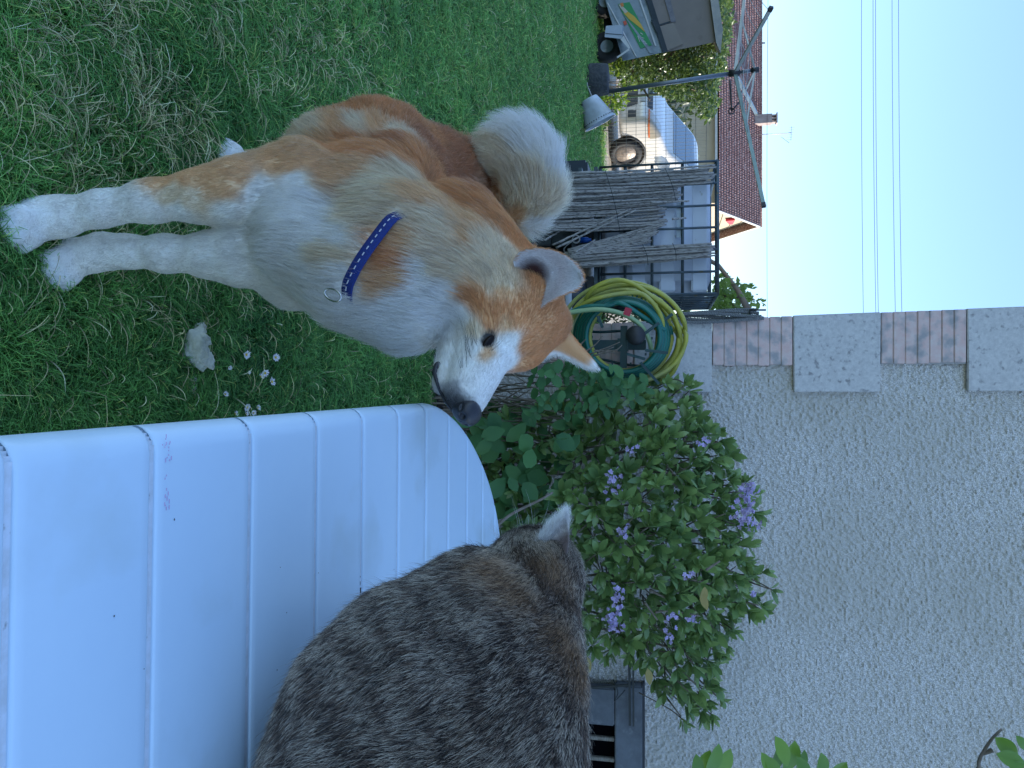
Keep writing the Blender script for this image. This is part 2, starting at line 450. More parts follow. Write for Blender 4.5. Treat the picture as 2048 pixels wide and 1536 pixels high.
# grass blades: nobody could count them
def grass(n, wide=False):
    y = np.exp(rng.uniform(math.log(.80), math.log(13.5), n)); d = y * cp + CAM_H * sp
    x = rng.uniform(-.56, .17, n) * d
    if wide:
        y = rng.uniform(.2, 1, n) ** 1.0 * 13.3 * rng.uniform(.02, 1, n); d = y * cp + CAM_H * sp; x = rng.uniform(-1.5, 1.6, n) * (d + .5); kk = ((x < -.55 * d) | (x > .10 * d)) & (x > -14); x, y = x[kk], y[kk]; d = d[kk]
    n = len(y)
    keep = (x < .12 + .14 * rng.random(n) * y) | (y > 2.0) | wide; y, x = y[keep], x[keep]
    keep = ~((y > 3.75) & (x > -.28)) & ((x < .9) | (wide & (x < 2.6) & (y < 3.6)))
    for (qx, qy), qr in ((G(35, 432)[:2], .050), (G(135, 525)[:2], .050), (G(445, 316)[:2], .045)): keep &= (x - qx) ** 2 + (y - qy) ** 2 > (qr * rng.uniform(.7, 1.15, len(x))) ** 2
    y, x = y[keep], x[keep]; n = len(y)
    s = .55 + .42 * y ** .75
    P0 = np.stack([x, y, np.full(n, -.008)], 1)
    q = np.stack([x, y, x * 0], 1)
    patch = vnoise(q, 2.2, 1); fine = vnoise(q, 9, 2); cl = np.stack([vnoise(q, 26, 4) - .5, vnoise(q, 26, 5) - .5], 1)
    h = (.018 + .034 * rng.random(n) ** 1.4) * (.7 + .6 * fine) * (1 + .10 * y)
    h *= np.where(y > 13.2, 1.4, 1)
    a = rng.uniform(0, 2 * np.pi, n); lean = rng.uniform(.35, 1.45, n)
    D = np.stack([np.cos(a) * lean, np.sin(a) * lean], 1) + cl * 2.6
    P1 = P0 + np.c_[D * h[:, None] * .35, h * .75]
    P2 = P0 + np.c_[D * h[:, None] * 1.05, h * (1.0 - .42 * np.minimum(np.linalg.norm(D, axis=1), 1.7) ** 1.5 * .5)]
    g1 = np.array([.040, .15, .040]); g2 = np.array([.17, .37, .085]); g3 = np.array([.38, .48, .13]); st = np.array([.66, .59, .32])
    t = np.clip(.42 * patch + .38 * rng.random(n) + .45 * (fine - .5) + .22 * np.clip((-x - .25) * 1.2, 0, 1) + .10 * np.clip(y / 5, 0, 1), 0, 1)[:, None]
    c = g1 * (1 - t) + g2 * t
    lime = rng.random(n) < .05 + .16 * np.clip((-x - .3) * 1.5, 0, 1) * patch; c[lime] = g3 * rng.uniform(.7, 1.1, (lime.sum(), 1))
    # straw: thickest in the worn corner at the near left
    worn = np.exp(-(((x + .66) / .36) ** 2 + ((y - 1.48) / .36) ** 2)) + .40 * np.exp(-(((x + .95) / .5) ** 2 + ((y - 2.4) / .7) ** 2))
    ps = .008 + .25 * worn * np.clip((vnoise(q, 7, 8) - .22) * 2.6, 0, 1) + .03 * np.clip(vnoise(q, 5, 11) - .62, 0, 1) * 3
    straw = rng.random(n) < ps
    c[straw] = st * rng.uniform(.45, 1.15, (straw.sum(), 1))
    P1[straw, 2] += h[straw] * .5; P2[straw, 2] = P0[straw, 2] + h[straw] * rng.uniform(.55, 1.1, straw.sum()); P2[straw, :2] += D[straw] * h[straw][:, None] * .05
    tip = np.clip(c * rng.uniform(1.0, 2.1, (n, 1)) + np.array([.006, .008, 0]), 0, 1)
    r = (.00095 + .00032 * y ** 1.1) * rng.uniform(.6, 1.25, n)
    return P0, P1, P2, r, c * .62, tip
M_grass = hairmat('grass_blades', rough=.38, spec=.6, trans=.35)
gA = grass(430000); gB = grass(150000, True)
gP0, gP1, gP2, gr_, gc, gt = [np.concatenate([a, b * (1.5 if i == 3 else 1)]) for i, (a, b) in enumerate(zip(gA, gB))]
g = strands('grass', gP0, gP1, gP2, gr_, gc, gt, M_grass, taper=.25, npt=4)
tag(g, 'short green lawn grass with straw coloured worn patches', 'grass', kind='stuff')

# ================================================================ TABLE
TZ = .72
tab = thing('garden_table', 'white moulded plastic garden table with rounded corner and grooved top', 'table', (.45, 1.05, 0))
M_tab = nmat('white_table_plastic', (.63, .78, .88), (.60, .75, .86), scale=5, rough=.36, c3=(.52, .63, .66), scale3=6, lo3=.56, hi3=.80, rvar=.10, bump=.10, bscale=500, bdist=.0008)
M_tab2 = nmat('dirty_groove_plastic', (.70, .76, .82), (.58, .62, .64), scale=60, rough=.6, c3=(.30, .30, .28), scale3=90, lo3=.66, hi3=.74)
def outline(off=0.0, n=220):
    """half lengths: straight sides with big rounded ends"""
    xc, hw = .45, .411 - off; pts = []
    y1, y0 = 1.375, .35; e1, e0 = .625 - off, .45 - off
    def se(t, ex): return math.copysign(abs(math.cos(t)) ** (2 / ex), math.cos(t)), math.copysign(abs(math.sin(t)) ** (2 / ex), math.sin(t))
    for i in range(n // 2 + 1):
        c_, s_ = se(math.pi * i / (n // 2), 1.62); pts.append((xc + hw * c_, y1 + e1 * s_))
    for i in range(n // 2 + 1):
        c_, s_ = se(math.pi + math.pi * i / (n // 2), 2.25); pts.append((xc + hw * c_, y0 + e0 * s_))
    return pts
def xrange_at(pts, y):
    xs = []
    for i in range(len(pts)):
        a, b = pts[i], pts[(i + 1) % len(pts)]
        if (a[1] - y) * (b[1] - y) <= 0 and a[1] != b[1]: xs.append(a[0] + (b[0] - a[0]) * (y - a[1]) / (b[1] - a[1]))
    return (min(xs), max(xs)) if len(xs) > 1 else None
OUT = outline(); INN = outline(.0)
gy_ = [.0, .145, .291, .438, .584, .742, .898, 1.046, 1.196, 1.342, 1.488, 1.636, 1.781, 1.915]
def skew(x, y): return y - .025 * (x - .06)
prof = [(0.0, -.052), (-.0035, -.020), (-.001, -.011), (.004, -.005), (.011, -.0012), (.020, 0.0)]     # edge profile: inset, height
def slat(y0, y1, gw=.0030):
    a, b = y0 + gw, y1 - gw
    ny = 7; xs_n = 30
    tt = [a, a + .0012, a + .004, *np.linspace(a + .012, b - .012, ny), b - .004, b - .0012, b]
    drop = [.0030, .0010, 0] + [0] * ny + [0, .0010, .0030]
    mb = MB(); rows = []
    for yy, dr in zip(tt, drop):
        r = xrange_at(OUT, yy)
        if r is None: continue
        x0, x1 = r; row = []
        # local edge inset grows where the outline runs across the slat
        k = 1.0
        for ins, z in prof: row.append((x0 + ins * k, z - dr * (1 if z > -.02 else 0)))
        inner = np.linspace(x0 + .030, x1 - .030, xs_n)
        for x in inner: row.append((x, -dr))
        for ins, z in prof[::-1]: row.append((x1 - ins * k, z - dr * (1 if z > -.02 else 0)))
        rows.append([(x, skew(x, yy), TZ + z) for x, z in row])
    nr = len(rows[0]); vs = [p for r in rows for p in r]
    fs = [(j * nr + i, j * nr + i + 1, (j + 1) * nr + i + 1, (j + 1) * nr + i) for j in range(len(rows) - 1) for i in range(nr - 1)]
    fs += [tuple(range(nr)), tuple((len(rows) - 1) * nr + i for i in range(nr - 1, -1, -1))]
    mb.add(vs, fs, True); return mb
edges_y = [-.095] + gy_ + [1.994]
for i in range(len(edges_y) - 1):
    s_ = slat(edges_y[i], edges_y[i + 1]).build('slat', M_tab, tab)
# dark-lined channel floor under the slats
ch = MB(); o2 = outline(.0135); ch.poly([(x, skew(x, y)) for x, y in o2], TZ - .050, TZ - .0026); 
for in_, zt_ in ((.0095, .0040), (.0062, .0066), (.0030, .0094), (.0010, .0135), (-.0012, .0215), (-.0005, .034)): o2 = outline(in_); ch.poly([(x, skew(x, y)) for x, y in o2], TZ - .049 + in_ * .1, TZ - zt_)
ch.build('groove_floor', M_tab2, tab)
for lx, ly in ((.16, .25), (.74, .25), (.16, 1.65), (.74, 1.65)):
    l = MB(); l.tube([(lx, ly, .67), (lx + (-.02 if lx < .4 else .02), ly + (-.03 if ly < 1 else .03), .0)], [.032, .024], n=12); l.build('leg', M_tab, tab)
# small marks on the plastic (a smear of pink crayon, grime spots)
pk = MB()
c0_ = G(328, 950, TZ)
for i in range(26):
    q = c0_ + np.array([rng.uniform(-.035, .030), rng.normal(0, .0016) + .0035 * (i % 3), .0006]); pk.box(q, (rng.uniform(.001, .004), .0008, .0003))
tag(pk.build('crayon_mark', nmat('pink_crayon', (.60, .42, .62)), tab), kind='stuff')
gm_ = MB()
for i in range(12):
    q = G(rng.uniform(60, 900), rng.uniform(930, 1400), TZ + .0004); gm_.ell(q, (rng.uniform(.0004, .0012), rng.uniform(.0004, .0010), .0003), nu=6, nv=4)
for i in range(26):
    q = G(719 + rng.normal(0, 1.2), 1150 + rng.uniform(0, 75), TZ - .001); gm_.ell(q, (rng.uniform(.001, .004), rng.uniform(.0008, .0018), .001), nu=6, nv=4)
tag(gm_.build('grime_speck', nmat('grime', (.03, .028, .025)), tab), kind='stuff')

# ================================================================ HOUSE WALL
WY = 4.0
house = thing('house_wall', 'grey roughcast house wall with pale quoin blocks and pink brick panels at its corner', 'wall', (6.8, 9.5, 0))
M_rough = nmat('grey_roughcast', (.34, .32, .30), (.84, .80, .75), scale=190, lo=.40, hi=.62, rough=.95, bump=.7, bscale=160, detail=8, c3=(.50, .47, .42), scale3=1.4, lo3=.4, hi3=.7, bdist=.004)
M_quoin = nmat('pale_rendered_block', (.64, .62, .60), (.50, .485, .475), scale=60, rough=.9, bump=.8, bscale=240, detail=8, c3=(.30, .29, .29), scale3=40, lo3=.58, hi3=.72, bdist=.002)
M_pink = nmat('faded_pink_brick', (.66, .45, .41), (.68, .56, .52), scale=22, rough=.92, bump=.6, bscale=200, detail=8, c3=(.36, .34, .34), scale3=14, lo3=.48, hi3=.64, bdist=.002)
def lean(z): return -.325 - .0237 * (z - 1.225)
hx0 = -.30
m = MB(); m.box(((hx0 + .03 + 14) / 2, WY + .06 + 5.5, 2.27), (14 - hx0 - .03, 11, 4.56)); m.build('wall_core', M_rough, house)
# relief of the thrown render: real bumps
gxs = np.arange(-.24, 2.55, .0055); gzs = np.arange(.02, 3.05, .0055)
XX, ZZ = np.meshgrid(gxs, gzs); q = np.stack([XX.ravel(), ZZ.ravel(), XX.ravel() * 0 + .3], 1)
hgt = np.clip(vnoise(q, 98, 1) - .36, 0, 1) * 1.3 + vnoise(q, 150, 2) * .45 + vnoise(q, 34, 3) * .18
YY = WY + .031 - .0125 * hgt
hole = (q[:, 0] > 1.54) & (q[:, 1] < 1.03)
keepf = []
nx_ = len(gxs); hol = hole.reshape(XX.shape)
for j in range(len(gzs) - 1):
    hr_ = hol[j] | hol[j + 1]
    for i in range(nx_ - 1):
        if not (hr_[i] or hr_[i + 1]): keepf.append((j * nx_ + i, j * nx_ + i + 1, (j + 1) * nx_ + i + 1, (j + 1) * nx_ + i))
m = MB(); m.add(np.stack([q[:, 0], YY, q[:, 1]], 1), keepf, False); o = m.build('roughcast', M_rough, house); tag(o, kind='stuff')
courses = [(-.02, .20, 1), (.20, .585, 0), (.585, .978, 1), (.978, 1.372, 1), (1.372, 1.755, 0), (1.755, 2.161, 1), (2.161, 2.536, 0), (2.536, 2.94, 1), (2.94, 3.32, 0), (3.32, 3.72, 1), (3.72, 4.1, 0), (4.1, 4.54, 1)]
courses[2] = (.585, .978, 0)
for z0, z1, kind in courses:
    if kind:
        xr = .043 - .01 * rng.random(); m = MB(); zz0, zz1 = z0 + .002, z1 - .002; n0 = MB()
        m.poly([(lean(zz0), zz0), (xr, zz0 + .004), (xr, zz1 - .003), (lean(zz1), zz1)], 0, .045, frame=[(1, 0, 0), (0, 0, 1), (0, 1, 0)], origin=(0, WY - .008, 0))
        bm2 = bmesh.new(); me = m.mesh('q'); bm2.from_mesh(me); bmesh.ops.bevel(bm2, geom=bm2.edges[:], offset=.004, segments=2, affect='EDGES'); bm2.to_mesh(me)
        me.transform(inv_of(house)); link('quoin_block', me, M_quoin, house); bm2.free()
    else:
        nb = 7; h_ = (z1 - z0) / nb
        m = MB(); m.box(((lean(z0) - .095) / 2 + .004, WY + .0215, (z0 + z1) / 2), (-.105 - lean(z0), .04, z1 - z0 - .002)); m.build('mortar_bed', nmat('pale_mortar', (.42, .40, .39), (.36, .34, .33), scale=30, rough=.95) if 'pale_mortar' not in bpy.data.materials else bpy.data.materials['pale_mortar'], house)
        for k in range(nb):
            zz = z0 + (k + .5) * h_; xl = lean(zz) + .002; xr = -.098 + rng.uniform(-.006, .010)
            m = MB(); m.box(((xl + xr) / 2, WY + .015 + rng.uniform(-.0012, .0012), zz), (xr - xl, .038, h_ - .0024), bev=.003); m.build('brick', M_pink, house)
# roof edge above the frame so the house is a house
m = MB(); m.box((6.85, 9.55, 4.60), (14.4, 11.3, .10)); m.build('eaves', nmat('eaves_board', (.5, .48, .44)), house)
# basement window with its rendered surround
M_frame = nmat('grey_rendered_surround', (.16, .175, .195), (.115, .125, .14), scale=12, rough=.85, bump=.4, bscale=120, c3=(.24, .25, .26), scale3=20, lo3=.6, hi3=.75)
wnd = MB(); wnd.box((2.35, WY - .004, .955), (1.62, .07, .138), bev=.006); wnd.box((1.655, WY - .006, .44), (.19, .07, .886), bev=.006); w_o = wnd.build('window_surround', M_frame, house)
m = MB(); m.box((2.35, WY + .012, 1.030), (1.64, .05, .012)); m.build('surround_edge', nmat('dark_joint', (.05, .055, .06), rough=.9), w_o)
m = MB(); m.box((2.45, WY + .05, .44), (1.38, .03, .90)); m.build('cellar_shade_panel', nmat('cellar_shade_black', (.004, .004, .006), rough=1.0, spec=0), house)  # the cellar's shade put in as a near-black panel behind the bars
M_barw = nmat('weathered_bar', (.36, .33, .28), (.16, .13, .10), scale=40, rough=.8, stretch=(1, 1, 6))
for bx in (1.828, 1.934, 2.04, 2.146, 2.252):
    m = MB(); m.box((bx, WY - .01, .44), (.020, .022, .884), bev=.003); m.build('window_bar', M_barw, house)
# trellis left over beside the window
tr = thing('trellis_remnant', 'dark metal cross bars wired to the wall beside the cellar window', 'trellis', (1.50, 3.9, .7))
M_dark = nmat('dark_painted_metal', (.016, .022, .024), (.03, .035, .035), scale=30, rough=.5)
def trb(a, b, w, nm):
    m = MB(); m.bar(onY(*a, 3.88), onY(*b, 3.88), w, w * .7); m.build(nm, M_dark, tr)
trb((1183, 1375), (1263, 1370), .014, 'cross_bar'); trb((1258, 1290), (1260, 1450), .016, 'upright_bar'); trb((1266, 1290), (1267, 1452), .012, 'upright_bar')
m = MB(); m.tube(smooth_path([onY(1226, 1358, 3.86), onY(1236, 1385, 3.85), onY(1228, 1402, 3.85), onY(1240, 1392, 3.86), onY(1250, 1380, 3.87)], 16), .0025, n=5); m.build('tying_wire', M_dark, tr)
# ================================================================ LEAF SHAPES
def leaf_mesh(name, L=1.0, W=.34, curl=.12, fold=.10, n=6, tip=1.0, serr=0.0):
    """leaf along +X, face up +Z, unit length"""
    vs = []; fs = []
    for i in range(n + 1):
        t = i / n; w = W / 2 * (math.sin(math.pi * (t ** (tip * 1.18)) * .97 + .04)) ** .72
        if serr: w *= 1 + serr * (-1) ** i
        if i == n: w = .004
        x = t * L; z = -curl * (t * 1.25 - .3) ** 2 + curl * .09
        vs += [(x, -w, z + fold * w), (x, 0, z - fold * w * .6), (x, w, z + fold * w)]
    for i in range(n):
        a = i * 3; fs += [(a, a + 3, a + 4, a + 1), (a + 1, a + 4, a + 5, a + 2)]
    me = bpy.data.meshes.new(name); me.from_pydata(vs, [], fs); me.polygons.foreach_set('use_smooth', [True] * len(fs)); me.update()
    return me, np.array(vs), fs
def leaf_frame(d, up):
    d = d / np.linalg.norm(d); y = np.cross(up, d); ny = np.linalg.norm(y)
    y = y / ny if ny > 1e-6 else np.array([0, 1.0, 0]); z = np.cross(d, y)
    return np.stack([d, y, z], 1)
def leaves_merged(name, protos, xf, mat, parent, stuff=True):
    """xf: list of (proto index, 3x3, position)"""
    V, F, b = [], [], 0; iv = np.array(inv_of(parent)) if parent is not None else np.eye(4)
    for pi, M, p in xf:
        v = protos[pi][1] @ M.T + p; V.append(v); F.extend([tuple(i + b for i in f) for f in protos[pi][2]]); b += len(v)
    V = np.concatenate(V) @ iv[:3, :3].T + iv[:3, 3]
    me = bpy.data.meshes.new(name); me.from_pydata(V.tolist(), [], F); me.polygons.foreach_set('use_smooth', [True] * len(F)); me.update()
    o = link(name, me, mat, parent)
    if stuff: tag(o, kind='stuff')
    return o
def fast_leaves(name, proto, D, U, S_, P_, mat, parent):
    """vectorised merge for thousands of small leaves"""
    D = D / np.linalg.norm(D, axis=1)[:, None]; Y = np.cross(U, D); Y /= np.linalg.norm(Y, axis=1)[:, None] + 1e-9; Z = np.cross(D, Y)
    v = proto[1]; n = len(P_)
    V = P_[:, None] + S_[:, None, None] * (v[None, :, 0:1] * D[:, None] + v[None, :, 1:2] * Y[:, None] + v[None, :, 2:3] * Z[:, None])
    f = np.array(proto[2]); F = (f[None] + (np.arange(n) * len(v))[:, None, None]).reshape(-1, 4)
    iv = np.array(inv_of(parent)); V = V.reshape(-1, 3) @ iv[:3, :3].T + iv[:3, 3]
    me = bpy.data.meshes.new(name); me.from_pydata(V.tolist(), [], F.tolist()); me.update()
    o = link(name, me, mat, parent); tag(o, kind='stuff'); return o
PL = [leaf_mesh('leaf_shape', W=.36, curl=.16), leaf_mesh('leaf_shape', W=.42, curl=.06, fold=.22), leaf_mesh('leaf_shape', W=.33, curl=.28, fold=.05), leaf_mesh('leaf_shape', W=.40, curl=-.05, fold=.16)]
PB = [leaf_mesh('broad_leaf_shape', W=.62, curl=.18, n=7, serr=.05), leaf_mesh('broad_leaf_shape', W=.55, curl=.3, fold=.2, n=7, serr=.05), leaf_mesh('broad_leaf_shape', W=.7, curl=.08, fold=.12, n=7, serr=.06)]
PS = leaf_mesh('small_leaf', W=.5, curl=.1, n=2)
def in_poly(x, y, poly):
    ins = np.zeros(len(x), bool); n = len(poly)
    for i in range(n):
        x0, y0 = poly[i]; x1, y1 = poly[(i + 1) % n]
        c = ((y0 > y) != (y1 > y)) & (x < (x1 - x0) * (y - y0) / (y1 - y0 + 1e-12) + x0); ins ^= c
    return ins
def unit(v): return v / (np.linalg.norm(v) + 1e-12)

# ================================================================ FAR HOUSE
HY = 70.0
def FY(px, py, y=HY): return onY(px, py, y)
nh = thing('neighbour_house', 'far beige house under a long brown tiled roof with a chimney and aerial', 'house', (-20, 75, 0))
M_beige = nmat('beige_render', (.50, .41, .29), (.44, .36, .25), scale=.6, rough=.9, bump=.1)
M_tile = nmat('brown_roof_tile', (.16, .070, .060), (.24, .115, .095), scale=3, rough=.75, c3=(.40, .27, .24), scale3=7.0, lo3=.50, hi3=.62)
E1 = FY(1434, 414); zE = E1[2]; xr_ = E1[0]; Rg = onY(1520, 439, 78.0); zR = Rg[2]; xl_ = -50
m = MB(); m.poly([(70.6, -1), (85.4, -1), (85.4, zE), (78, zR - .3), (70.6, zE)], xl_, xr_ - .5, frame=[(0, 1, 0), (0, 0, 1), (1, 0, 0)]); m.build('wall', M_beige, nh)
# tiled slope: rows of curved tiles
nrow, ncol = 17, 150
vx = np.linspace(xl_, xr_ + .3, ncol * 3 + 1); rows = []
V = []; F = []
ux = vx / ((xr_ - xl_) / ncol)
wave = .085 * np.abs(np.sin(np.pi * (vx - xl_) / ((xr_ - xl_) / ncol)))
for j in range(nrow):
    for s_, dz in ((0, .0), (1, .075)):
        t = (j + (1 if s_ == 0 else 0)) / nrow if False else (j + s_ * .98) / nrow
        y = 69.9 + (78 - 69.9) * t; z = zE + (zR - zE) * t + (.13 if s_ == 0 else 0)
        rows.append(np.stack([vx, np.full_like(vx, y), z + wave], 1))
V = np.concatenate(rows); nv_ = len(vx)
F = [(j * nv_ + i, j * nv_ + i + 1, (j + 1) * nv_ + i + 1, (j + 1) * nv_ + i) for j in range(len(rows) - 1) for i in range(nv_ - 1)]
m = MB(); m.add(V, F, False); roof = m.build('roof', M_tile, nh); tag(roof, kind='stuff')
m = MB(); m.poly([(78.0, zR), (86.2, zE - .05), (86.2, zE - .2), (78.0, zR - .15)], xl_, xr_ + .3, frame=[(0, 1, 0), (0, 0, 1), (1, 0, 0)]); m.build('rear_roof_slope', M_tile, nh)
m = MB(); m.tube([(xl_, 78, zR + .06), (xr_ + .35, 78, zR + .06)], .16, n=8); m.build('ridge', M_tile, nh)
M_wht = nmat('old_white_paint', (.62, .60, .56), (.5, .48, .44), scale=3, rough=.7)
m = MB(); m.box(((xl_ + xr_) / 2, 69.8, zE - .08), (xr_ - xl_ + .7, .16, .20)); m.build('gutter', M_wht, nh)
for (ya, za, yb, zb) in ((69.9, zE, 78, zR), (78, zR, 86.1, zE)):
    m = MB(); m.bar((xr_ + .32, ya, za - .02), (xr_ + .32, yb, zb - .02), .06, .30); m.build('barge_board', M_wht, nh)
for zz in (zE + .9, zE + 1.9, zE + 2.9):
    m = MB(); m.box((xr_ - .44, 78, zz), (.05, 14.6 * (1 - (zz - zE) / (zR - zE)), .05)); m.build('gable_joint', nmat('darker_beige_joint', (.28, .23, .16)), nh)  # horizontal beam lines, a darker beige than the gable wall
rs = MB(); zc = zE + 1.6; rs.poly([(77.2, zc - .35), (79.0, zc + .15), (79.0, zc + .45), (77.0, zc + .5)], xr_ - .42, xr_ - .2, frame=[(0, 1, 0), (0, 0, 1), (1, 0, 0)]); rs.build('red_panel', nmat('red_paint', (.55, .02, .03), rough=.5), nh)
cx = onY(1515, 237, 76.5); M_brk = nmat('chimney_brick', (.40, .33, .29), (.3, .22, .2), scale=4, rough=.9)
m = MB(); m.box((cx[0], 77, zR + .1), (.85, .8, 1.7)); ch_ = m.build('chimney', M_brk, nh)
for dx in (-.3, 0, .3):
    m = MB(); m.box((cx[0] + dx, 77, zR + 1.15), (.12, .6, .4)); m.build('chimney_post', M_brk, ch_)
m = MB(); m.box((cx[0], 77, zR + 1.4), (1.0, .9, .1)); m.build('chimney_cap', nmat('chimney_slab', (.5, .42, .38)), ch_)
M_alu = nmat('aerial_metal', (.45, .38, .36), metal=.6, rough=.5)
ax0 = onY(1500, 270, 74); ax1 = onY(1583, 266, 74); an = MB(); an.tube([ax0, ax1], .035, n=5)
for k in range(6): an.bar(ax1 + [-.5 + k * .22, 0, -.15 - .05 * k], ax1 + [-.5 + k * .22, 0, .25 - .05 * k], .025)
an.bar(ax1 + [-.6, 0, 0], ax1 + [.7, 0, -.05], .03); an.bar(ax1 + [.3, 0, -.9], ax1 + [.9, 0, -.2], .03); an.build('aerial', M_alu, nh)
# trees and hedge farther off so that the horizon is closed
far = thing('far_hedge', 'dark green hedge far behind the road below the beige house', 'hedge', (-20, 52, 0))
M_hedge = leafmat('hedge_leaf', (.035, .06, .018), (.09, .13, .035))
n = 5000; p_ = np.stack([rng.uniform(-60, 25, n), rng.uniform(50, 53, n), rng.uniform(0, 2.4, n) + .4 * vnoise(np.stack([rng.uniform(0, 1, n)] * 3, 1), 3)], 1)
fast_leaves('foliage', PS, rng.normal(size=(n, 3)), rng.normal(size=(n, 3)), rng.uniform(.4, .9, n), p_, M_hedge, far)

# ================================================================ POWER LINES
M_wire = nmat('black_cable', (.02, .022, .025), rough=.6)
for (a, b, lab) in ((1535, 1534, 'lowest power cable crossing just above the far roof ridge'), (1722, 1726, 'single power cable low in the blue sky'), (1745, 1751, 'lower cable of the first close pair in the sky'),
                    (1750, 1756, 'upper cable of the first close pair in the sky'), (1783, 1790, 'lower cable of the second wider pair in the sky'), (1796, 1803, 'topmost power cable high in the blue sky')):
    A = onY(a, 0, 30); B = onY(b, 620, 30); d_ = B - A; A2 = A - d_ * .5; B2 = B + d_ * .6
    pts = np.array([A2 + (B2 - A2) * t - np.array([0, 0, .10 * 4 * t * (1 - t)]) for t in np.linspace(0, 1, 24)]) + np.array([0, 0, .09])
    m = MB(); m.tube(pts, .0080, n=5); tag(m.build('power_cable', M_wire), lab, 'cable', 'power cables across the sky')

# ================================================================ IVY TREE AND LOW PLANTS BY THE FENCE
ivy = thing('ivy_tree', 'sunlit tangle of ivy leaves on a leaning trunk behind the clothes dryer', 'tree', onY(1205, 140, 13.1) * [1, 1, 0])
M_ivy = leafmat('ivy_leaf', (.045, .085, .022), (.16, .24, .06), rough=.3, trans=.45)
ipoly = [(1215, 95), (1260, 60), (1330, 40), (1440, -40), (1468, -20), (1465, 60), (1455, 100), (1450, 150), (1430, 185), (1440, 205), (1420, 240), (1395, 232), (1375, 200), (1330, 190), (1300, 175), (1255, 170), (1235, 150)]
N_ = 26000; px_ = rng.uniform(1205, 1475, N_); py_ = rng.uniform(-60, 250, N_); k = in_poly(px_, py_, ipoly); px_, py_ = px_[k], py_[k]
dd = rng.uniform(12.6, 14.4, len(px_)); p_ = np.array([onY(a, b, c) for a, b, c in zip(px_, py_, dd)])
k = vnoise(p_, 2.8, 5) + .35 * vnoise(p_, 7, 6) > .50; p_ = p_[k][:9000]
n = len(p_); fast_leaves('foliage', PS, rng.normal(size=(n, 3)) + [.3, -.3, -.4], rng.normal(size=(n, 3)) * .7 + [0, -.3, .8], rng.uniform(.06, .12, n), p_, M_ivy, ivy)
M_bark = nmat('ivy_bark', (.10, .075, .055), (.2, .15, .11), scale=12, rough=.9, bump=.5)
m = MB(); m.tube(smooth_path([onY(1210, 120, 13.3), onY(1250, 125, 13.3), onY(1290, 110, 13.4), onY(1340, 120, 13.4), onY(1420, 110, 13.5)], 20), np.linspace(.09, .03, 20), n=8); m.build('trunk', M_bark, ivy)
for a, b, c in (((1250, 125), (1270, 150), (1300, 200)), ((1290, 112), (1330, 150), (1390, 180)), ((1270, 118), (1262, 90), (1300, 60)), ((1330, 118), (1380, 80), (1440, 50))):
    m = MB(); m.tube(smooth_path([onY(*a, 13.3), onY(*b, 13.1), onY(*c, 13.0)], 10), np.linspace(.035, .012, 10), n=6); m.build('branch', M_bark, ivy)
M_lime = leafmat('lime_leaf', (.16, .27, .03), (.36, .50, .06), rough=.35, trans=.55)
for (poly, lab, cnt) in (([(1196, 112), (1240, 108), (1252, 125), (1238, 150), (1215, 152), (1205, 135)], 'lime green low plant behind the dark dryer base', 420), ([(1196, 192), (1232, 186), (1252, 200), (1240, 225), (1206, 238), (1198, 212)], 'lime green plant beside the fallen white tub', 420),
                         ([(1235, 160), (1262, 156), (1268, 176), (1250, 196), (1238, 186)], 'small lime green plant near the fence and dryer pole', 200), ([(1200, 245), (1232, 240), (1226, 262), (1204, 262)], 'sparse weeds at the lawn edge before the van', 120)):
    px_ = rng.uniform(1190, 1270, cnt * 4); py_ = rng.uniform(100, 270, cnt * 4); k = in_poly(px_, py_, poly); px_, py_ = px_[k], py_[k]
    p_ = np.array([onY(a, b, c) for a, b, c in zip(px_, py_, rng.uniform(12.7, 13.3, len(px_)))]); n = len(p_)
    t_ = thing('low_plant', lab, 'plant', (p_[:, 0].mean(), 13.0, 0))
    fast_leaves('foliage', PS, rng.normal(size=(n, 3)) + [0, 0, .5], rng.normal(size=(n, 3)) * .6 + [0, -.5, .8], rng.uniform(.05, .11, n), p_, M_lime if cnt > 150 else M_ivy, t_)
    m = MB()
    for i in range(10):
        q = p_[rng.integers(n)]; m.tube([(q[0] * .7 + p_[:, 0].mean() * .3, 13.0, 0), q], .006, n=4)
    m.build('stem', M_bark, t_)

# ================================================================ WIRE FENCE
fen = thing('wire_fence', 'welded wire mesh fence between the lawn and the parked van', 'fence', (-4.8, 13.6, 0))
M_fw = nmat('fence_wire', (.16, .17, .16), metal=.3, rough=.5)
zt = onY(1412, 250, 13.6)[2]; x0f, x1f = -9.5, -2.6
m = MB()
for x in np.arange(x0f, x1f, .062): m.tube([(x, 13.6, .04), (x, 13.6, zt)], .0026, n=4, cap=False)
tag(m.build('vertical_wire', M_fw, fen), kind='stuff')
for z in np.arange(.1, zt + .01, .17):
    m = MB(); xs_ = np.linspace(x0f, x1f, 12); m.tube([(x, 13.6 + (.012 if i % 2 else 0), z + rng.normal(0, .004)) for i, x in enumerate(xs_)], .0036, n=4, cap=False); m.build('horizontal_wire', M_fw, fen)
for x in (-9.4, -6.9, -4.95 + .6 * 0 - .1, -2.7):
    m = MB(); m.tube([(x, 13.66, 0), (x, 13.66, zt + .05)], .024, n=8); m.build('post', nmat('green_post', (.03, .08, .05)), fen)

# ================================================================ VAN
vc = onY(1218, 245, 15.2)
van = thing('parked_van', 'cream white people carrier parked beyond the wire fence facing left', 'van', (vc[0], vc[1], 0.0), 0.0)
fw_ = unit(np.array([-.60, -.80, 0])); sd2 = np.array([-fw_[1], fw_[0], 0]) * 1.0    # side vector points to the left of travel
if sd2[0] < 0: sd2 = -sd2
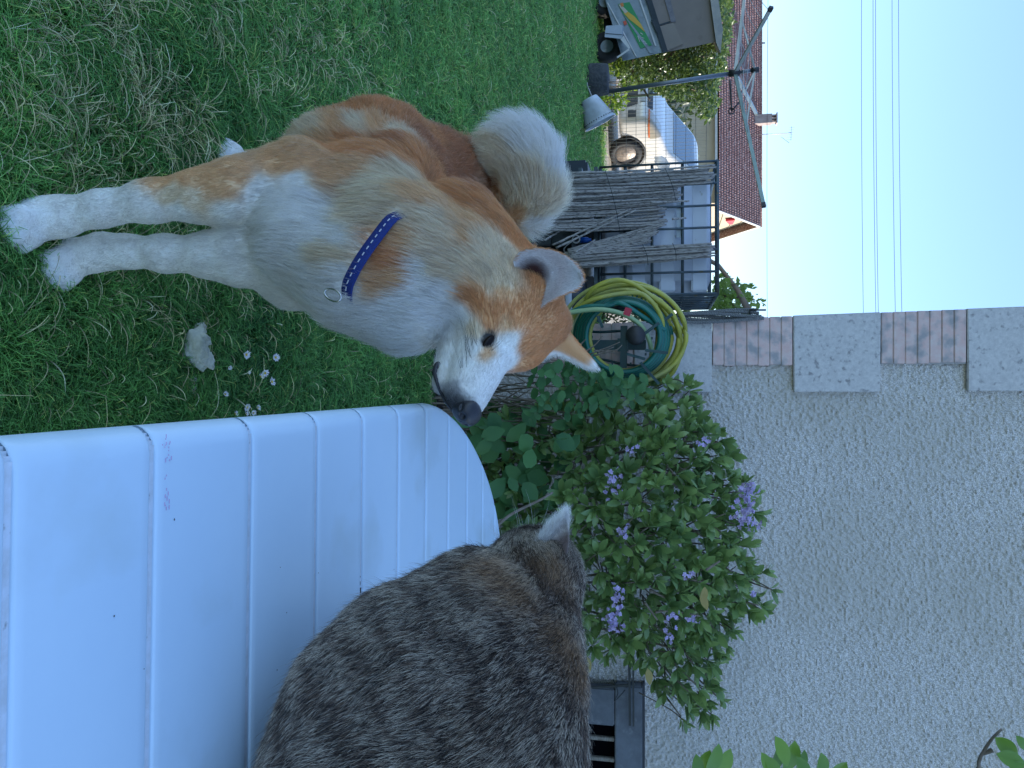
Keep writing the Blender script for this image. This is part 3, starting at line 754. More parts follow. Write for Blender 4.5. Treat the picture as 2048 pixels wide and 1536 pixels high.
# sd2 now points towards +x: the side of the van seen on the right
VO = onY(1218, 245, 15.0) * [1, 1, 0]          # ground point under the near front corner
def VP(l, w, z): return VO - fw_ * l - sd2 * w + np.array([0, 0, z])     # l back from the bumper, w in from the near side
M_van = nmat('cream_van_paint', (.80, .75, .66), rough=.25, coat=1.0, c2=(.76, .70, .61), scale=2)
M_glass = nmat('van_window_glass', (.10, .16, .20), rough=.05, spec=1.0, coat=1.0)
M_blk = nmat('black_plastic', (.015, .016, .018), (.03, .03, .03), scale=30, rough=.5)
M_tyre = nmat('tyre_rubber', (.02, .02, .02), rough=.8)
M_hub = nmat('dusty_hubcap', (.33, .27, .22), (.2, .16, .13), scale=20, rough=.45, metal=.4)
van_b = Body((-.08, -.98, .12), (4.6, .98, 1.92), .026, k=.07)
ax_ = [van_b.lo[i] + np.arange(van_b.n[i]) * van_b.h for i in range(3)]
LL, WW, ZZ_ = np.meshgrid(*ax_, indexing='ij')
def smax(a, b, k): h = np.clip(.5 - .5 * (b - a) / k, 0, 1); return b * (1 - h) + a * h + k * h * (1 - h)
def smin(a, b, k): return -smax(-a, -b, k)
def plane(l0, z0, l1, z1):       # outside is to the left of the direction of travel
    dx, dz = l1 - l0, z1 - z0; q = math.hypot(dx, dz); return ((ZZ_ - z0) * dx - (LL - l0) * dz) / q
side = np.abs(WW) - (.875 - .23 * np.clip(ZZ_ - 1.02, 0, 2) - .05 * np.clip(.5 - ZZ_, 0, 1) - .16 * np.clip(.45 - LL, 0, 1) ** 1.3)
low = smax(smax(smax(-LL, plane(.02, .80, .35, 1.02), .12), plane(.30, 1.00, 1.0, 1.20), .10), smax(.22 - ZZ_, smax(LL - 4.45, ZZ_ - 1.26, .06), .05), .05)
cab = smax(smax(plane(.70, 1.08, 1.50, 1.72), ZZ_ - 1.80, .16), smax(LL - 4.40, .85 - ZZ_, .05), .05)
dv = smax(smin(low, cab, .05), side, .11)
for wl_ in (.74, 3.45): dv = smax(dv, -(np.hypot(LL - wl_, ZZ_ - .33) - .385) * 1.0 - np.clip(.55 - np.abs(WW), 0, 1) * 9, .02)
van_b.D = dv.astype(np.float32); van_b.mesh(relax=2)
vloc = van_b.V.copy(); nloc = van_b.N.copy()
van_b.V = VO[None] - fw_ * vloc[:, 0:1] - sd2 * (.875 - vloc[:, 1:2]) + np.array([0, 0, 1.0]) * vloc[:, 2:3]
fc = vloc[van_b.F].mean(1); fnn = nloc[van_b.F].mean(1)
nflip = np.cross(van_b.V[van_b.F[:, 2]] - van_b.V[van_b.F[:, 0]], van_b.V[van_b.F[:, 3]] - van_b.V[van_b.F[:, 1]])
wn_ = -fw_ * nloc[:, 0:1] + sd2 * nloc[:, 1:2] + np.array([0, 0, 1.0]) * nloc[:, 2:3]
vb = van_b.obj('body', M_van, van)
def skin(name, mask, mat, off=.006, parent=van):
    f = van_b.F[mask]; u, inv_ = np.unique(f.ravel(), return_inverse=True); m = MB(); m.add(van_b.V[u] + wn_[u] * off, inv_.reshape(-1, 4), True); return m.build(name, mat, parent)
def wz(poly): return in_poly(fc[:, 1], fc[:, 2], poly) & (fnn[:, 0] < -.25)
def lz(poly, s_=1): return in_poly(fc[:, 0], fc[:, 2], poly) & (fnn[:, 1] * s_ > .45)
skin('windscreen', wz([(-.70, 1.27), (.70, 1.27), (.58, 1.70), (-.58, 1.70)]) & (fc[:, 0] > .6), M_glass, .008)
for s_ in (1, -1):
    skin('side_window', lz([(1.20, 1.12), (1.28, 1.26), (1.72, 1.64), (2.22, 1.66), (2.26, 1.10)], s_), M_glass, .008)
    skin('side_window', lz([(2.40, 1.10), (2.38, 1.66), (3.30, 1.66), (3.34, 1.10)], s_), M_glass, .008)
skin('grille', wz([(-.40, .76), (.40, .76), (.42, .86), (-.42, .86)]), M_blk, .010)
skin('lower_intake', wz([(-.42, .36), (.42, .36), (.32, .58), (-.32, .58)]), M_blk, .010)
skin('fog_lamp_recess', wz([(.50, .38), (.76, .40), (.74, .56), (.54, .56)]), M_blk, .010); skin('fog_lamp_recess', wz([(-.76, .40), (-.50, .38), (-.54, .56), (-.74, .56)]), M_blk, .010)
M_lamp = nmat('headlamp_glass', (.50, .42, .30), rough=.12, coat=1.0)
hp = (fc[:, 2] > .80) & (fc[:, 2] < .96 + .5 * fc[:, 0]) & (fc[:, 0] < .42) & (fc[:, 2] < 1.06)
hl = skin('headlight', hp & (fc[:, 1] > .50), M_lamp, .010); skin('headlight', hp & (fc[:, 1] < -.50), M_lamp, .010)
skin('indicator', (fc[:, 2] > .775) & (fc[:, 2] < .81) & (fc[:, 0] < .40) & (fc[:, 1] > .46), nmat('orange_indicator', (.8, .16, .02), rough=.2), .012, hl)
for l_ in (.74, 3.45):
    cen = VP(l_, .04, .33); Mx = np.stack([fw_, [0, 0, 1], sd2], 1)
    ty = MB(); ty.lathe([(.20, -.10), (.30, -.10), (.325, -.06), (.325, .05), (.30, .09), (.235, .10), (.20, .06)], cen, n=32, M=Mx, closed=True); t_o = ty.build('wheel', M_tyre, van)
    hb = MB(); hb.lathe([(.001, .065), (.07, .07), (.10, .05), (.205, .075), (.215, .05), (.215, .0)], cen, n=32, M=Mx); hb.build('rim', M_hub, t_o)
    wa = MB(); th = np.linspace(.1, np.pi - .1, 20); wa.tube([cen + fw_ * math.cos(t) * .375 + np.array([0, 0, math.sin(t) * .375]) + sd2 * .035 for t in th], .022, n=6); wa.build('wheel_arch', M_blk, van)
mr = MB(); mc = VP(1.30, 0, 1.16) + sd2 * .10; mr.box(mc, (.12, .20, .24), rot=np.stack([fw_, sd2, [0, 0, 1]], 1), bev=.04); mr.build('wing_mirror', nmat('mirror_shell', (.45, .40, .34), (.3, .27, .24), scale=9, rough=.3), van)
for z_, w_ in ((.50, .03), (.86, .018)):
    m = MB(); m.bar(VP(1.2, .0 - .006, z_), VP(3.0, -.006, z_), .02, w_); m.build('trim_strip', M_wht, van)
skin('number_plate', wz([(-.26, .62), (.26, .62), (.26, .72), (-.26, .72)]), M_wht, .012)

# ================================================================ TRAILER WITH PANELS
TY = 12.0
trl = thing('box_trailer', 'grey metal trailer with a green and yellow emblem under a tan covered box', 'trailer', onY(1200, 60, 12.6) * [1, 1, 0])
M_tmet = nmat('dull_grey_trailer_metal', (.20, .24, .26), (.27, .31, .33), scale=3, rough=.45, metal=.25, c3=(.12, .15, .17), scale3=5)
M_tan = nmat('tan_box_board', (.25, .205, .17), (.22, .18, .15), scale=2.5, rough=.85, bump=.1, bscale=30, c3=(.18, .14, .11), scale3=4, lo3=.6, hi3=.75)
M_tdk = nmat('dark_trailer_underside', (.02, .03, .035), (.035, .045, .05), scale=8, rough=.7)
def tq(name, pts, mat, y=TY, dep=1.2, parent=trl):
    P_ = np.array([onY(a, b, y) for a, b in pts]); n = len(P_); Q = P_ + np.array([0, dep, 0]); Q[:, 0] += P_[:, 0] / y * dep * 1.03
    m = MB(); m.add(np.concatenate([P_, Q]), [tuple(range(n)), tuple(range(2 * n - 1, n - 1, -1))] + [(i, (i + 1) % n, n + (i + 1) % n, n + i) for i in range(n)], False); return m.build(name, mat, parent)
tq('tan_box', [(1283, -60), (1334, 104), (1437, 83), (1432, 60), (1415, -60)], M_tan, TY + .05, 1.6)
tq('metal_side', [(1204, -60), (1212, 5), (1246, 122), (1330, 104), (1279, -60)], M_tmet, TY, 1.4)
tq('upper_rail', [(1273, -60), (1326, 106), (1336, 103), (1285, -60)], M_tdk, TY - .03, .06)
tq('roof_board', [(1413, -60), (1432, 84), (1441, 106), (1446, 60), (1428, -60)], nmat('weathered_roof_board', (.30, .29, .27), (.42, .38, .32), scale=9, rough=.8), TY - .02, 1.75)
tq('box_panel', [(1318, 53), (1347, 45), (1366, 88), (1331, 103)], nmat('plain_tan_panel', (.27, .225, .185), (.24, .20, .165), scale=4, rough=.85), TY + .03, .03)
tq('batten', [(1328, -5), (1340, -5), (1352, 43), (1342, 45)], nmat('grey_batten', (.15, .14, .15), (.22, .2, .2), scale=20, rough=.8), TY + .035, .03)
tq('panel_gap', [(1311, 51), (1340, 42), (1341, 45), (1312, 54)], M_tdk, TY + .037, .02)
tq('side_rib', [(1268, -30), (1310, 92), (1313, 91), (1271, -30)], M_wht, TY - .012, .02)
tq('side_rib', [(1214, 6), (1272, 114), (1274, 113), (1216, 5)], M_wht, TY - .012, .02)
tq('locking_bar', [(1302, 40), (1313, 65), (1316, 64), (1305, 39)], M_tdk, TY - .05, .03)
M_gr = nmat('emblem_green', (.02, .25, .07), rough=.5); M_ye = nmat('emblem_yellow', (.62, .36, .04), rough=.5)
em = tq('emblem', [(1236, 8), (1259, 4), (1304, 90), (1281, 97)], M_gr, TY - .010, .012)
tq('yellow_swoosh', [(1241, 10), (1248, 18), (1268, 32), (1282, 48), (1290, 64), (1276, 52), (1258, 38), (1249, 28)], M_ye, TY - .014, .005, em)
tq('pale_swoosh', [(1237, 9), (1242, 9), (1256, 23), (1250, 27), (1241, 16)], nmat('emblem_cream', (.5, .45, .33)), TY - .0165, .004, em)
tq('grey_stripe', [(1247, 30), (1252, 34), (1308, 106), (1300, 107)], M_tmet, TY - .0145, .004, em)
tq('orange_mark', [(1240, 7), (1246, 5), (1248, 12), (1243, 14)], nmat('emblem_orange', (.6, .2, .05)), TY - .0185, .004, em)
tq('red_mark', [(1246, 43), (1252, 41), (1254, 48), (1249, 51)], nmat('emblem_red', (.6, .10, .05)), TY - .013, .004, em)
# faded, unreadable strokes on the stripe
for a, b, c, d_ in ((1280, 66, 1285, 69), (1284, 70, 1280, 73), (1282, 75, 1288, 77), (1286, 78, 1283, 81), (1285, 83, 1291, 85), (1289, 87, 1294, 88), (1275, 72, 1279, 84)):
    tq('faded_stroke', [(a, b), (c, d_), (c + 1.2, d_ - .6), (a + 1.2, b - .8)], M_wht, TY - .0185, .003, em)
for q, s_ in (((1206, 95), .0), ((1203, 5), .0)):
    cen = onY(q[0] + 8, q[1], TY + .25); ty = MB(); ty.lathe([(.10, -.09), (.21, -.09), (.235, -.06), (.235, .06), (.21, .09), (.15, .09), (.10, .05)], cen, n=28, M=np.stack([[1, 0, 0], [0, 0, 1], [0, -1, 0]], 1), closed=True); w_o = ty.build('wheel', M_tyre, trl)
    hb = MB(); hb.lathe([(.001, .03), (.10, .05), (.13, .06)], cen, n=20, M=np.stack([[1, 0, 0], [0, 0, 1], [0, -1, 0]], 1)); hb.build('rim', M_tmet, w_o)
tq('underside', [(1204, -60), (1208, 60), (1232, 84), (1250, 84), (1215, 0)], M_tdk, TY + .5, .7)
ww_ = thing('white_box', 'small pale box standing under the tilted trailer side', 'box', onY(1205, 62, 11.9) * [1, 1, 0])
P_ = [(1212, 52), (1245, 50), (1244, 78), (1209, 74)]; tq('box_shell', P_, nmat('pale_blue_plastic', (.42, .46, .50), (.36, .40, .44), scale=5, rough=.5), 11.75, .3, ww_); tq('lid_seam', [(1211, 66), (1245, 69), (1245, 70), (1211, 67.5)], M_tdk, 11.745, .01, ww_)
pk_ = thing('white_board', 'white board leaning against the trailer corner beside the pale box', 'board', onY(1205, 100, 11.8) * [1, 1, 0])
tq('board', [(1241, 79), (1247, 72), (1260, 95), (1258, 98)], M_wht, 11.72, .10, pk_); tq('prop', [(1233, 114), (1257, 97), (1259, 100), (1236, 116)], M_wht, 11.70, .05, pk_)

# ================================================================ ROTARY DRYER
DY = 11.0
base_p = onY(1217, 183, DY); hub = onY(1470, 146, DY - .05); top = onY(1510, 140, DY - .06)
dr = thing('rotary_dryer', 'grey folding rotary clothes dryer with open arms on a dark block', 'clothes dryer', base_p * [1, 1, 0])
M_pole = nmat('grey_dryer_tube', (.19, .21, .23), (.13, .15, .17), scale=4, rough=.35, metal=.55)
M_arm = nmat('pale_dryer_arm', (.50, .50, .47), (.40, .42, .36), scale=6, rough=.45, metal=.2)
m = MB(); m.tube([base_p - (hub - base_p) * .1, hub], .030, n=14); m.build('pole', M_pole, dr)
m = MB(); m.tube([hub, top], .024, n=14); m.build('upper_tube', M_pole, dr)
m = MB(); m.tube([hub - [0, 0, .08], hub + [0, 0, .06]], .048, n=14); m.build('hub', M_blk, dr)
m = MB(); m.tube([top - [0, 0, .05], top + [0, 0, .05]], .040, n=14); m.build('top_cap', M_blk, dr)
ends = [P(1541, 18, 9.7), P(1500, -90, 12.0), P(1527, 410, 9.6), P(1513, 228, 12.4)]
for i, e in enumerate(ends):
    m = MB(); mid_ = (hub + e) / 2 + np.array([0, 0, .01]); m.bar(hub, e, .034, .044); a_ = m.build('arm', M_arm if i != 2 else nmat('green_tinted_arm', (.22, .30, .27), (.3, .38, .34), scale=5, rough=.45, metal=.2), dr)
    m = MB(); m.bar(e - unit(e - hub) * .03, e + unit(e - hub) * .03, .042, .052); m.build('arm_end', M_blk, a_)
    q = hub + (e - hub) * .42; m = MB(); m.bar(top, q, .018, .022); m.build('strut', M_arm, dr)
for ring_ in (.34, .5, .66, .82, .97):
    for i in range(4):
        order = [0, 1, 3, 2]; a = hub + (ends[order[i]] - hub) * ring_; b = hub + (ends[order[(i + 1) % 4]] - hub) * ring_
        if i in (1, 2, 3) and ring_ > .6: continue
        pts = [a + (b - a) * t - np.array([0, 0, .10 * 4 * t * (1 - t) * ring_]) for t in np.linspace(0, 1, 9)]
        m = MB(); m.tube(pts, .0042, n=4); m.build('line', nmat('washing_line', (.5, .5, .5)) if (ring_, i) == (.34, 0) else bpy.data.materials['washing_line'], dr)
hk = MB(); A = P(1460, 160, 10.9); B = P(1463, 222, 10.6); C2 = P(1478, 205, 10.6); hk.tube(smooth_path([A, (A + B) / 2, B], 8), .012, n=6); hk.tube([B, C2], .010, n=6); hk.tube([B + [.0, 0, .04 * math.sin(t)] + np.array([.04 * math.cos(t), 0, 0]) for t in np.linspace(0, 6.28, 12)], .009, n=5, cap=False); hk.build('locking_lever', M_blk, dr)
pgs = thing('clothes_peg', 'small brown clothes peg clipped on the dryer line near its pole', 'peg', P(1523, 86, 10.6)); m = MB(); m.bar(P(1516, 86, 10.6), P(1530, 86, 10.6), .018, .014); m.build('peg', nmat('peg_wood', (.25, .15, .12)), pgs)
blk = thing('dryer_block', 'dark weathered block holding up the rotary dryer pole', 'block', onY(1178, 160, 10.9) * [1, 1, 0])
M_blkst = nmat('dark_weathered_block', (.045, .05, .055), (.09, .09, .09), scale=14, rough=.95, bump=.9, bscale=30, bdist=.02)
b0 = onY(1177, 161, 10.9); hB = (onY(1217, 161, 10.9) - b0)[2]
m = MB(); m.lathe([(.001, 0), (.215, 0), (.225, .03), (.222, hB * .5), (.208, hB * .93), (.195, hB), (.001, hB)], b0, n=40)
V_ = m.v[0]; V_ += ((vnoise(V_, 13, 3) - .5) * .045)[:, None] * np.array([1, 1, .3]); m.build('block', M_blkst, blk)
# fallen tub
tub = thing('white_tub', 'translucent white plastic tub with holes lying tipped on the lawn', 'tub', G(1166, 235) * 1.0)
M_tub = nmat('milky_white_plastic', (.58, .62, .68), (.48, .52, .58), scale=5, rough=.4, c3=(.35, .37, .38), scale3=4)
ta = onY(1163, 225, 10.2); axis = unit(np.array([.86, .22, .42])); Mx = leaf_frame(axis, np.array([0, -1.0, .2])); Mx = np.stack([Mx[:, 1], Mx[:, 2], Mx[:, 0]], 1)
tc_ = onY(1177, 198, 10.2)
m = MB(); m.lathe([(.001, .0), (.115, .0), (.125, .015), (.215, .33), (.225, .33), (.225, .35), (.208, .345), (.115, .03), (.001, .025)], tc_, n=36, M=Mx); tb = m.build('tub_shell', M_tub, tub)
for i in range(36):
    a = i * 2 * math.pi / 36; p = tc_ + Mx @ np.array([.209 * math.cos(a), .209 * math.sin(a), .300]); m = MB(); m.ell(p, (.007, .007, .007), nu=8, nv=5); m.build('hole', M_blk, tb)
stk = thing('bent_rod', 'thin pale rod lying between the tub and the dryer block', 'rod', G(1168, 175)); m = MB(); m.tube([G(1168, 150) + [0, 0, .04], G(1166, 172) + [0, 0, .06], G(1168, 198) + [0, 0, .12]], .009, n=6); m.build('rod', M_wht, stk)

# ================================================================ WATER TANK, ITS STAND, CANES
TKY = 6.4
def T(px, py, y=TKY): return onY(px, py, y)
xl, xr = T(1300, 330)[0], T(1300, 590)[0]
zs = [T(p, 400)[2] for p in (1200, 1250, 1304, 1365, 1434)]
tank = thing('water_tank', 'white plastic water tank in a dark steel cage raised on blocks', 'water tank', ((xl + xr) / 2, 7.0, 0))
M_bot = nmat('milky_tank_plastic', (.68, .72, .80), (.58, .62, .70), scale=2.2, rough=.4, c3=(.26, .24, .15), scale3=9, lo3=.66, hi3=.75)
M_cage = nmat('blue_grey_cage_steel', (.06, .085, .10), (.10, .13, .14), scale=12, rough=.45, metal=.5, c3=(.10, .09, .05), scale3=20, lo3=.6, hi3=.7)
D_ = 1.15
m = MB(); m.box(((xl + xr) / 2, TKY + .03 + D_ / 2, (zs[0] + zs[4]) / 2 - .02), (xr - xl - .06, D_ - .06, zs[4] - zs[0] - .05), bev=.09); bt = m.build('bottle', M_bot, tank)
bt.data.polygons.foreach_set('use_smooth', [True] * len(bt.data.polygons))
# moulded bands of the bottle
for z in [(zs[i] + zs[i + 1]) / 2 for i in range(4)]:
    m = MB(); m.box(((xl + xr) / 2, TKY + .03 + D_ / 2, z), (xr - xl - .055, D_ - .055, (zs[1] - zs[0]) * .62), bev=.012); m.build('moulded_band', M_bot, bt)
def ctube(a, b, r=.011, nm='cage_bar'):
    m = MB(); m.tube([a, b], r, n=8); m.build(nm, M_cage, tank)
for i, z in enumerate(zs):
    r = .018 if i == 4 else .012
    ctube((xl, TKY, z), (xr, TKY, z), r); ctube((xr, TKY, z), (xr, TKY + D_, z), r); ctube((xl, TKY, z), (xl, TKY + D_, z), r); ctube((xl, TKY + D_, z), (xr, TKY + D_, z), r)
for x in np.linspace(xl, xr, 7): ctube((x, TKY - .012, zs[0]), (x, TKY - .012, zs[4]), .010)
for y in np.linspace(TKY, TKY + D_, 7): ctube((xr + .012, y, zs[0]), (xr + .012, y, zs[4]), .010)
tk = T(1300, 452)
m = MB(); m.box((T(1358, 440)[0], TKY + .010, (T(1352, 440)[2] + T(1364, 440)[2]) / 2), (T(1358, 478)[0] - T(1358, 408)[0], .008, .040)); m.build('label_plate', nmat('pale_label', (.5, .55, .6), (.42, .47, .5), scale=30), tank)
m = MB(); m.box(((xl + xr) / 2, TKY + D_ / 2, zs[0] - .035), (xr - xl + .02, D_, .03)); m.build('pallet_deck', M_cage, tank)
for x in (xl + .1, (xl + xr) / 2, xr - .1):
    for y in (TKY + .08, TKY + D_ / 2, TKY + D_ - .08):
        m = MB(); m.box((x, y, zs[0] - .10), (.14, .13, .10), bev=.01); m.build('pallet_block', M_blk, tank)
m = MB(); m.box(((xl + xr) / 2, TKY + D_ / 2, zs[0] - .165), (xr - xl + .02, D_, .03)); m.build('pallet_base', M_cage, tank)
sx = .36; M_conc = nmat('dark_concrete', (.055, .065, .07), (.09, .10, .10), scale=9, rough=.9, bump=.5)  # plain dark grey concrete, lightly mottled
st_ = thing('tank_stand', 'dark concrete block stand under the caged water tank', 'stand', ((xl + xr) / 2, 7.0, 0))
for x in (xl + .15, (xl + xr) / 2, xr - .15):
    for y in (TKY + .12, TKY + D_ - .12):
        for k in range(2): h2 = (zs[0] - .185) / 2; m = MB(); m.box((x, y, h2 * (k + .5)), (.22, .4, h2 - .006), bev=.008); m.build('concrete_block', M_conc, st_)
# canes leaning on the cage
M_cane = nmat('grey_weathered_cane', (.30, .275, .25), (.44, .40, .36), scale=7, rough=.7, c3=(.09, .08, .08), scale3=16, lo3=.52, hi3=.66, stretch=(8, 8, 1.2), bump=.3)
canes = thing('cane_bundle', 'loose stack of grey bamboo canes leaning on the front of the water tank', 'canes', (-1.5, 6.2, 0))
def cane(a, b, r, bow=0):
    a, b = np.array(a), np.array(b); L = np.linalg.norm(b - a); n = 16; pts = np.array([a + (b - a) * t + np.array([bow * math.sin(math.pi * t), 0, 0]) for t in np.linspace(0, 1, n)])
    pts[1:-1] += rng.normal(0, .0012, (n - 2, 3)); rr = r * (1 - .25 * np.linspace(0, 1, n)) * np.where(np.arange(n) % 4 == 2, 1.22, 1.0)
    m = MB(); m.tube(pts, rr, n=6); m.build('cane', M_cane, canes)
def lerp(a, b, t): return a + (b - a) * t
for i in range(46):                       # main stack
    t = (i + rng.uniform(-.3, .3)) / 45; y0 = 6.12 + rng.uniform(-.07, .06)
    pb = lerp(1136, 1070, max(0, t) ** 1.3) + rng.uniform(-5, 8); ub = lerp(347, 458, t)
    pt = (1428 if t < .30 else (1364 if t < .66 else 1330)) + rng.uniform(-16, 6); ut = lerp(331, 366, t / .3) if t < .3 else (lerp(366, 405, (t - .3) / .36) if t < .66 else lerp(405, 452, (t - .66) / .34))
    cane(onY(pb, ub, y0), onY(pt, ut, 6.33 + rng.uniform(-.02, .02)), rng.uniform(.0085, .0125), rng.uniform(-.006, .02))
for i in range(18):                       # upright group at the right
    t = i / 17; y0 = 6.20 + rng.uniform(-.04, .04)
    cane(onY(lerp(1128, 1150, t), lerp(506, 536, t), y0), onY(lerp(1415, 1432, rng.random()), lerp(487, 514, t), 6.33 + rng.uniform(-.02, .015)), rng.uniform(.008, .012), rng.uniform(-.01, .01))
for i in range(13):                       # slanting fan
    t = i / 12; cane(onY(1135 + 6 * t, lerp(500, 516, t), 6.16), onY(lerp(1330, 1295, t) + rng.uniform(-6, 6), lerp(446, 484, t), 6.30), rng.uniform(.008, .011))
for a, b in (((1105, 490), (1262, 418)), ((1112, 496), (1272, 420)), ((1076, 459), (1168, 455)), ((1084, 405), (1150, 401)), ((1150, 505), (1190, 480)), ((1090, 480), (1120, 462)), ((1345, 438), (1372, 436)), ((1300, 405), (1378, 402))):
    cane(onY(*a, 6.05), onY(*b, 6.20), .0085)
for (a, b) in (((1210, 340), (1240, 462)), ((1330, 336), (1352, 402)), ((1285, 488), (1296, 530)), ((1345, 486), (1352, 522))):
    m = MB(); m.tube(smooth_path([onY(*a, 6.10), onY((a[0] + b[0]) / 2 + 3, (a[1] + b[1]) / 2, 6.09), onY(*b, 6.12)], 8), .0025, n=5); m.build('tie', M_dark, canes)
cr = thing('dark_crate', 'dark plastic crate at the foot of the bamboo canes', 'crate', onY(1120, 350, 6.7) * [1, 1, 0])
m = MB(); q = onY(1137, 358, 6.5); m.box((q[0] + .03, 6.75, .24), (.42, .36, .48), bev=.02); m.build('crate', nmat('dark_blue_plastic', (.015, .03, .045), rough=.5), cr)
jr = thing('blue_bottle', 'small blue bottle on the ledge under the water tank', 'bottle', onY(1168, 480, 6.32)); m = MB(); q = onY(1168, 480, 6.30); m.lathe([(.001, 0), (.024, 0), (.024, .06), (.012, .075), (.012, .09), (.001, .09)], q - [0, 0, .03], n=14); m.build('bottle', nmat('blue_plastic', (.01, .10, .45), rough=.3), jr)
ld = MB(); ld.box((onY(1160, 490, 6.32)[0], 6.34, onY(1160, 480, 6.3)[2] - .05), (.55, .14, .03)); ld.build('ledge', M_conc, st_)
wr2 = thing('coil_of_wire', 'small loose coil of pale wire hanging below the water tank', 'wire', onY(1152, 478, 6.22)); m = MB(); c_ = onY(1152, 478, 6.22)
for k in range(3): m.tube([c_ + np.array([math.cos(t) * (.028 + .003 * k), .004 * k, math.sin(t) * (.028 + .002 * k)]) for t in np.linspace(0, 6.28, 18)], .0028, n=5, cap=False)
m.tube(smooth_path([c_, c_ + [.08, 0, -.10], c_ + [.16, .0, -.04], c_ + [.2, 0, -.14]], 14), .0025, n=5); m.build('wire', M_wht, wr2)
br_ = thing('dark_barrel', 'dark barrel standing beside the tank stand', 'barrel', (onY(1140, 600, 6.2)[0], 6.3, 0)); m = MB(); m.lathe([(.001, 0), (.19, 0), (.20, .03), (.205, .25), (.20, .46), (.19, .49), (.001, .50)], (onY(1140, 592, 6.2)[0], 6.25, 0), n=28); m.build('barrel_shell', nmat('dark_barrel_plastic', (.012, .02, .035), rough=.35), br_)
m = MB(); m.lathe([(.208, .36), (.214, .37), (.214, .40), (.208, .41)], (onY(1140, 592, 6.2)[0], 6.25, 0), n=28); m.build('hoop', M_tub, br_)

lh = thing('gap_filler_hedge', 'dark low hedge added to cover the bright gap behind the water tank', 'hedge', (-.6, 10.6, 0))  # added dark hedge, covers the sunlit ground between tank and wall
n = 5200; p_ = np.stack([rng.uniform(-2.3, 1.5, n), rng.uniform(10.2, 11.0, n), rng.uniform(0, 1.15, n)], 1)
fast_leaves('foliage', PS, rng.normal(size=(n, 3)), rng.normal(size=(n, 3)) + [0, -.4, .5], rng.uniform(.05, .10, n), p_, M_hedge, lh)
for i in range(7): m = MB(); m.tube([(-2.2 + .6 * i, 10.6, 0), (-2.15 + .6 * i, 10.6, .9)], [.02, .01], n=6); m.build('stem', M_bark, lh)
# tree and pole behind the tank
ft = thing('sapling_tree', 'small tree with backlit lobed leaves rising behind the water tank', 'tree', onY(1400, 600, 9.0) * [1, 1, 0])
M_fig = leafmat('backlit_leaf', (.10, .18, .03), (.26, .38, .08), rough=.4, trans=.6)
px_ = []; 
for (a, b, s_, c_) in ((1450, 585, 16, 150), (1460, 615, 18, 160), (1485, 575, 9, 26), (1500, 600, 8, 22), (1490, 628, 9, 30), (1435, 600, 14, 120), (1520, 604, 4, 6), (1440, 560, 8, 30)):
    px_ += [(a + rng.normal() * s_, b + rng.normal() * s_ * .8, 9 + rng.normal() * .3) for _ in range(c_)]
p_ = np.array([onY(*q) for q in px_ if q[0] > 1380]); n = len(p_)
fast_leaves('foliage', PS, rng.normal(size=(n, 3)) + [0, 0, .3], rng.normal(size=(n, 3)) + [0, -.5, .3], rng.uniform(.05, .12, n), p_, M_fig, ft)
m = MB(); m.tube(smooth_path([onY(1200, 615, 9.05) * [1, 1, 0] + [0, 0, 0], onY(1350, 610, 9.05), onY(1440, 592, 9.0), onY(1510, 600, 9.0)], 14), np.linspace(.04, .008, 14), n=7); m.build('trunk', M_bark, ft)
for a, b in (((1440, 592), (1500, 572)), ((1450, 594), (1490, 632)), ((1400, 602), (1460, 620))):
    m = MB(); m.tube([onY(*a, 9.0), onY(*b, 8.95)], [.012, .005], n=5); m.build('branch', M_bark, ft)
sp_ = thing('leaning_pole', 'weathered pole leaning out behind the tank among the leaves', 'pole', onY(1440, 528, 8.6) * [1, 1, 0]); m = MB(); m.tube([onY(1330, 470, 8.9), onY(1437, 531, 8.7), onY(1475, 580, 8.6), onY(1498, 622, 8.5)], [.022, .024, .028, .04], n=8); m.build('pole', nmat('old_pole_wood', (.22, .18, .14), (.32, .2, .12), scale=6, rough=.8), sp_)

# rope hanging at the wall corner
rp_ = thing('rope_hank', 'grey twisted rope hanging in a long hank at the wall corner', 'rope', onY(1370, 632, 4.05))
M_rope = nmat('grey_rope', (.13, .135, .14), (.22, .225, .23), scale=200, rough=.9, bump=.9, bscale=220, bdist=.003)
for k in range(6):
    pts = [onY(p, 632 + (k - 2.5) * 3.2 + 4 * math.sin(p * .02 + k) - (p - 1440) * .01, 3.985 - .012 * (k % 3)) for p in np.linspace(1362 - 4 * k, 1512 + 5 * (k % 4), 14)]
    pts = smooth_path(np.array(pts), 90)
    m = MB()
    for s_ in (0, 2.09, 4.19):
        tw = np.array([[.0045 * math.cos(i * .85 + s_), .0045 * math.sin(i * .85 + s_), 0] for i in range(90)]); m.tube(pts + tw, .0050, n=5)
    m.build('strand', M_rope, rp_)
m = MB(); q = onY(1500, 622, 3.95); m.tube([onY(1500, 620, 3.95), onY(1502, 648, 4.02)], .006, n=6); m.tube([onY(1500, 620, 3.95), onY(1532, 620, 3.95)], .005, n=6); m.build('hook', M_dark, rp_)

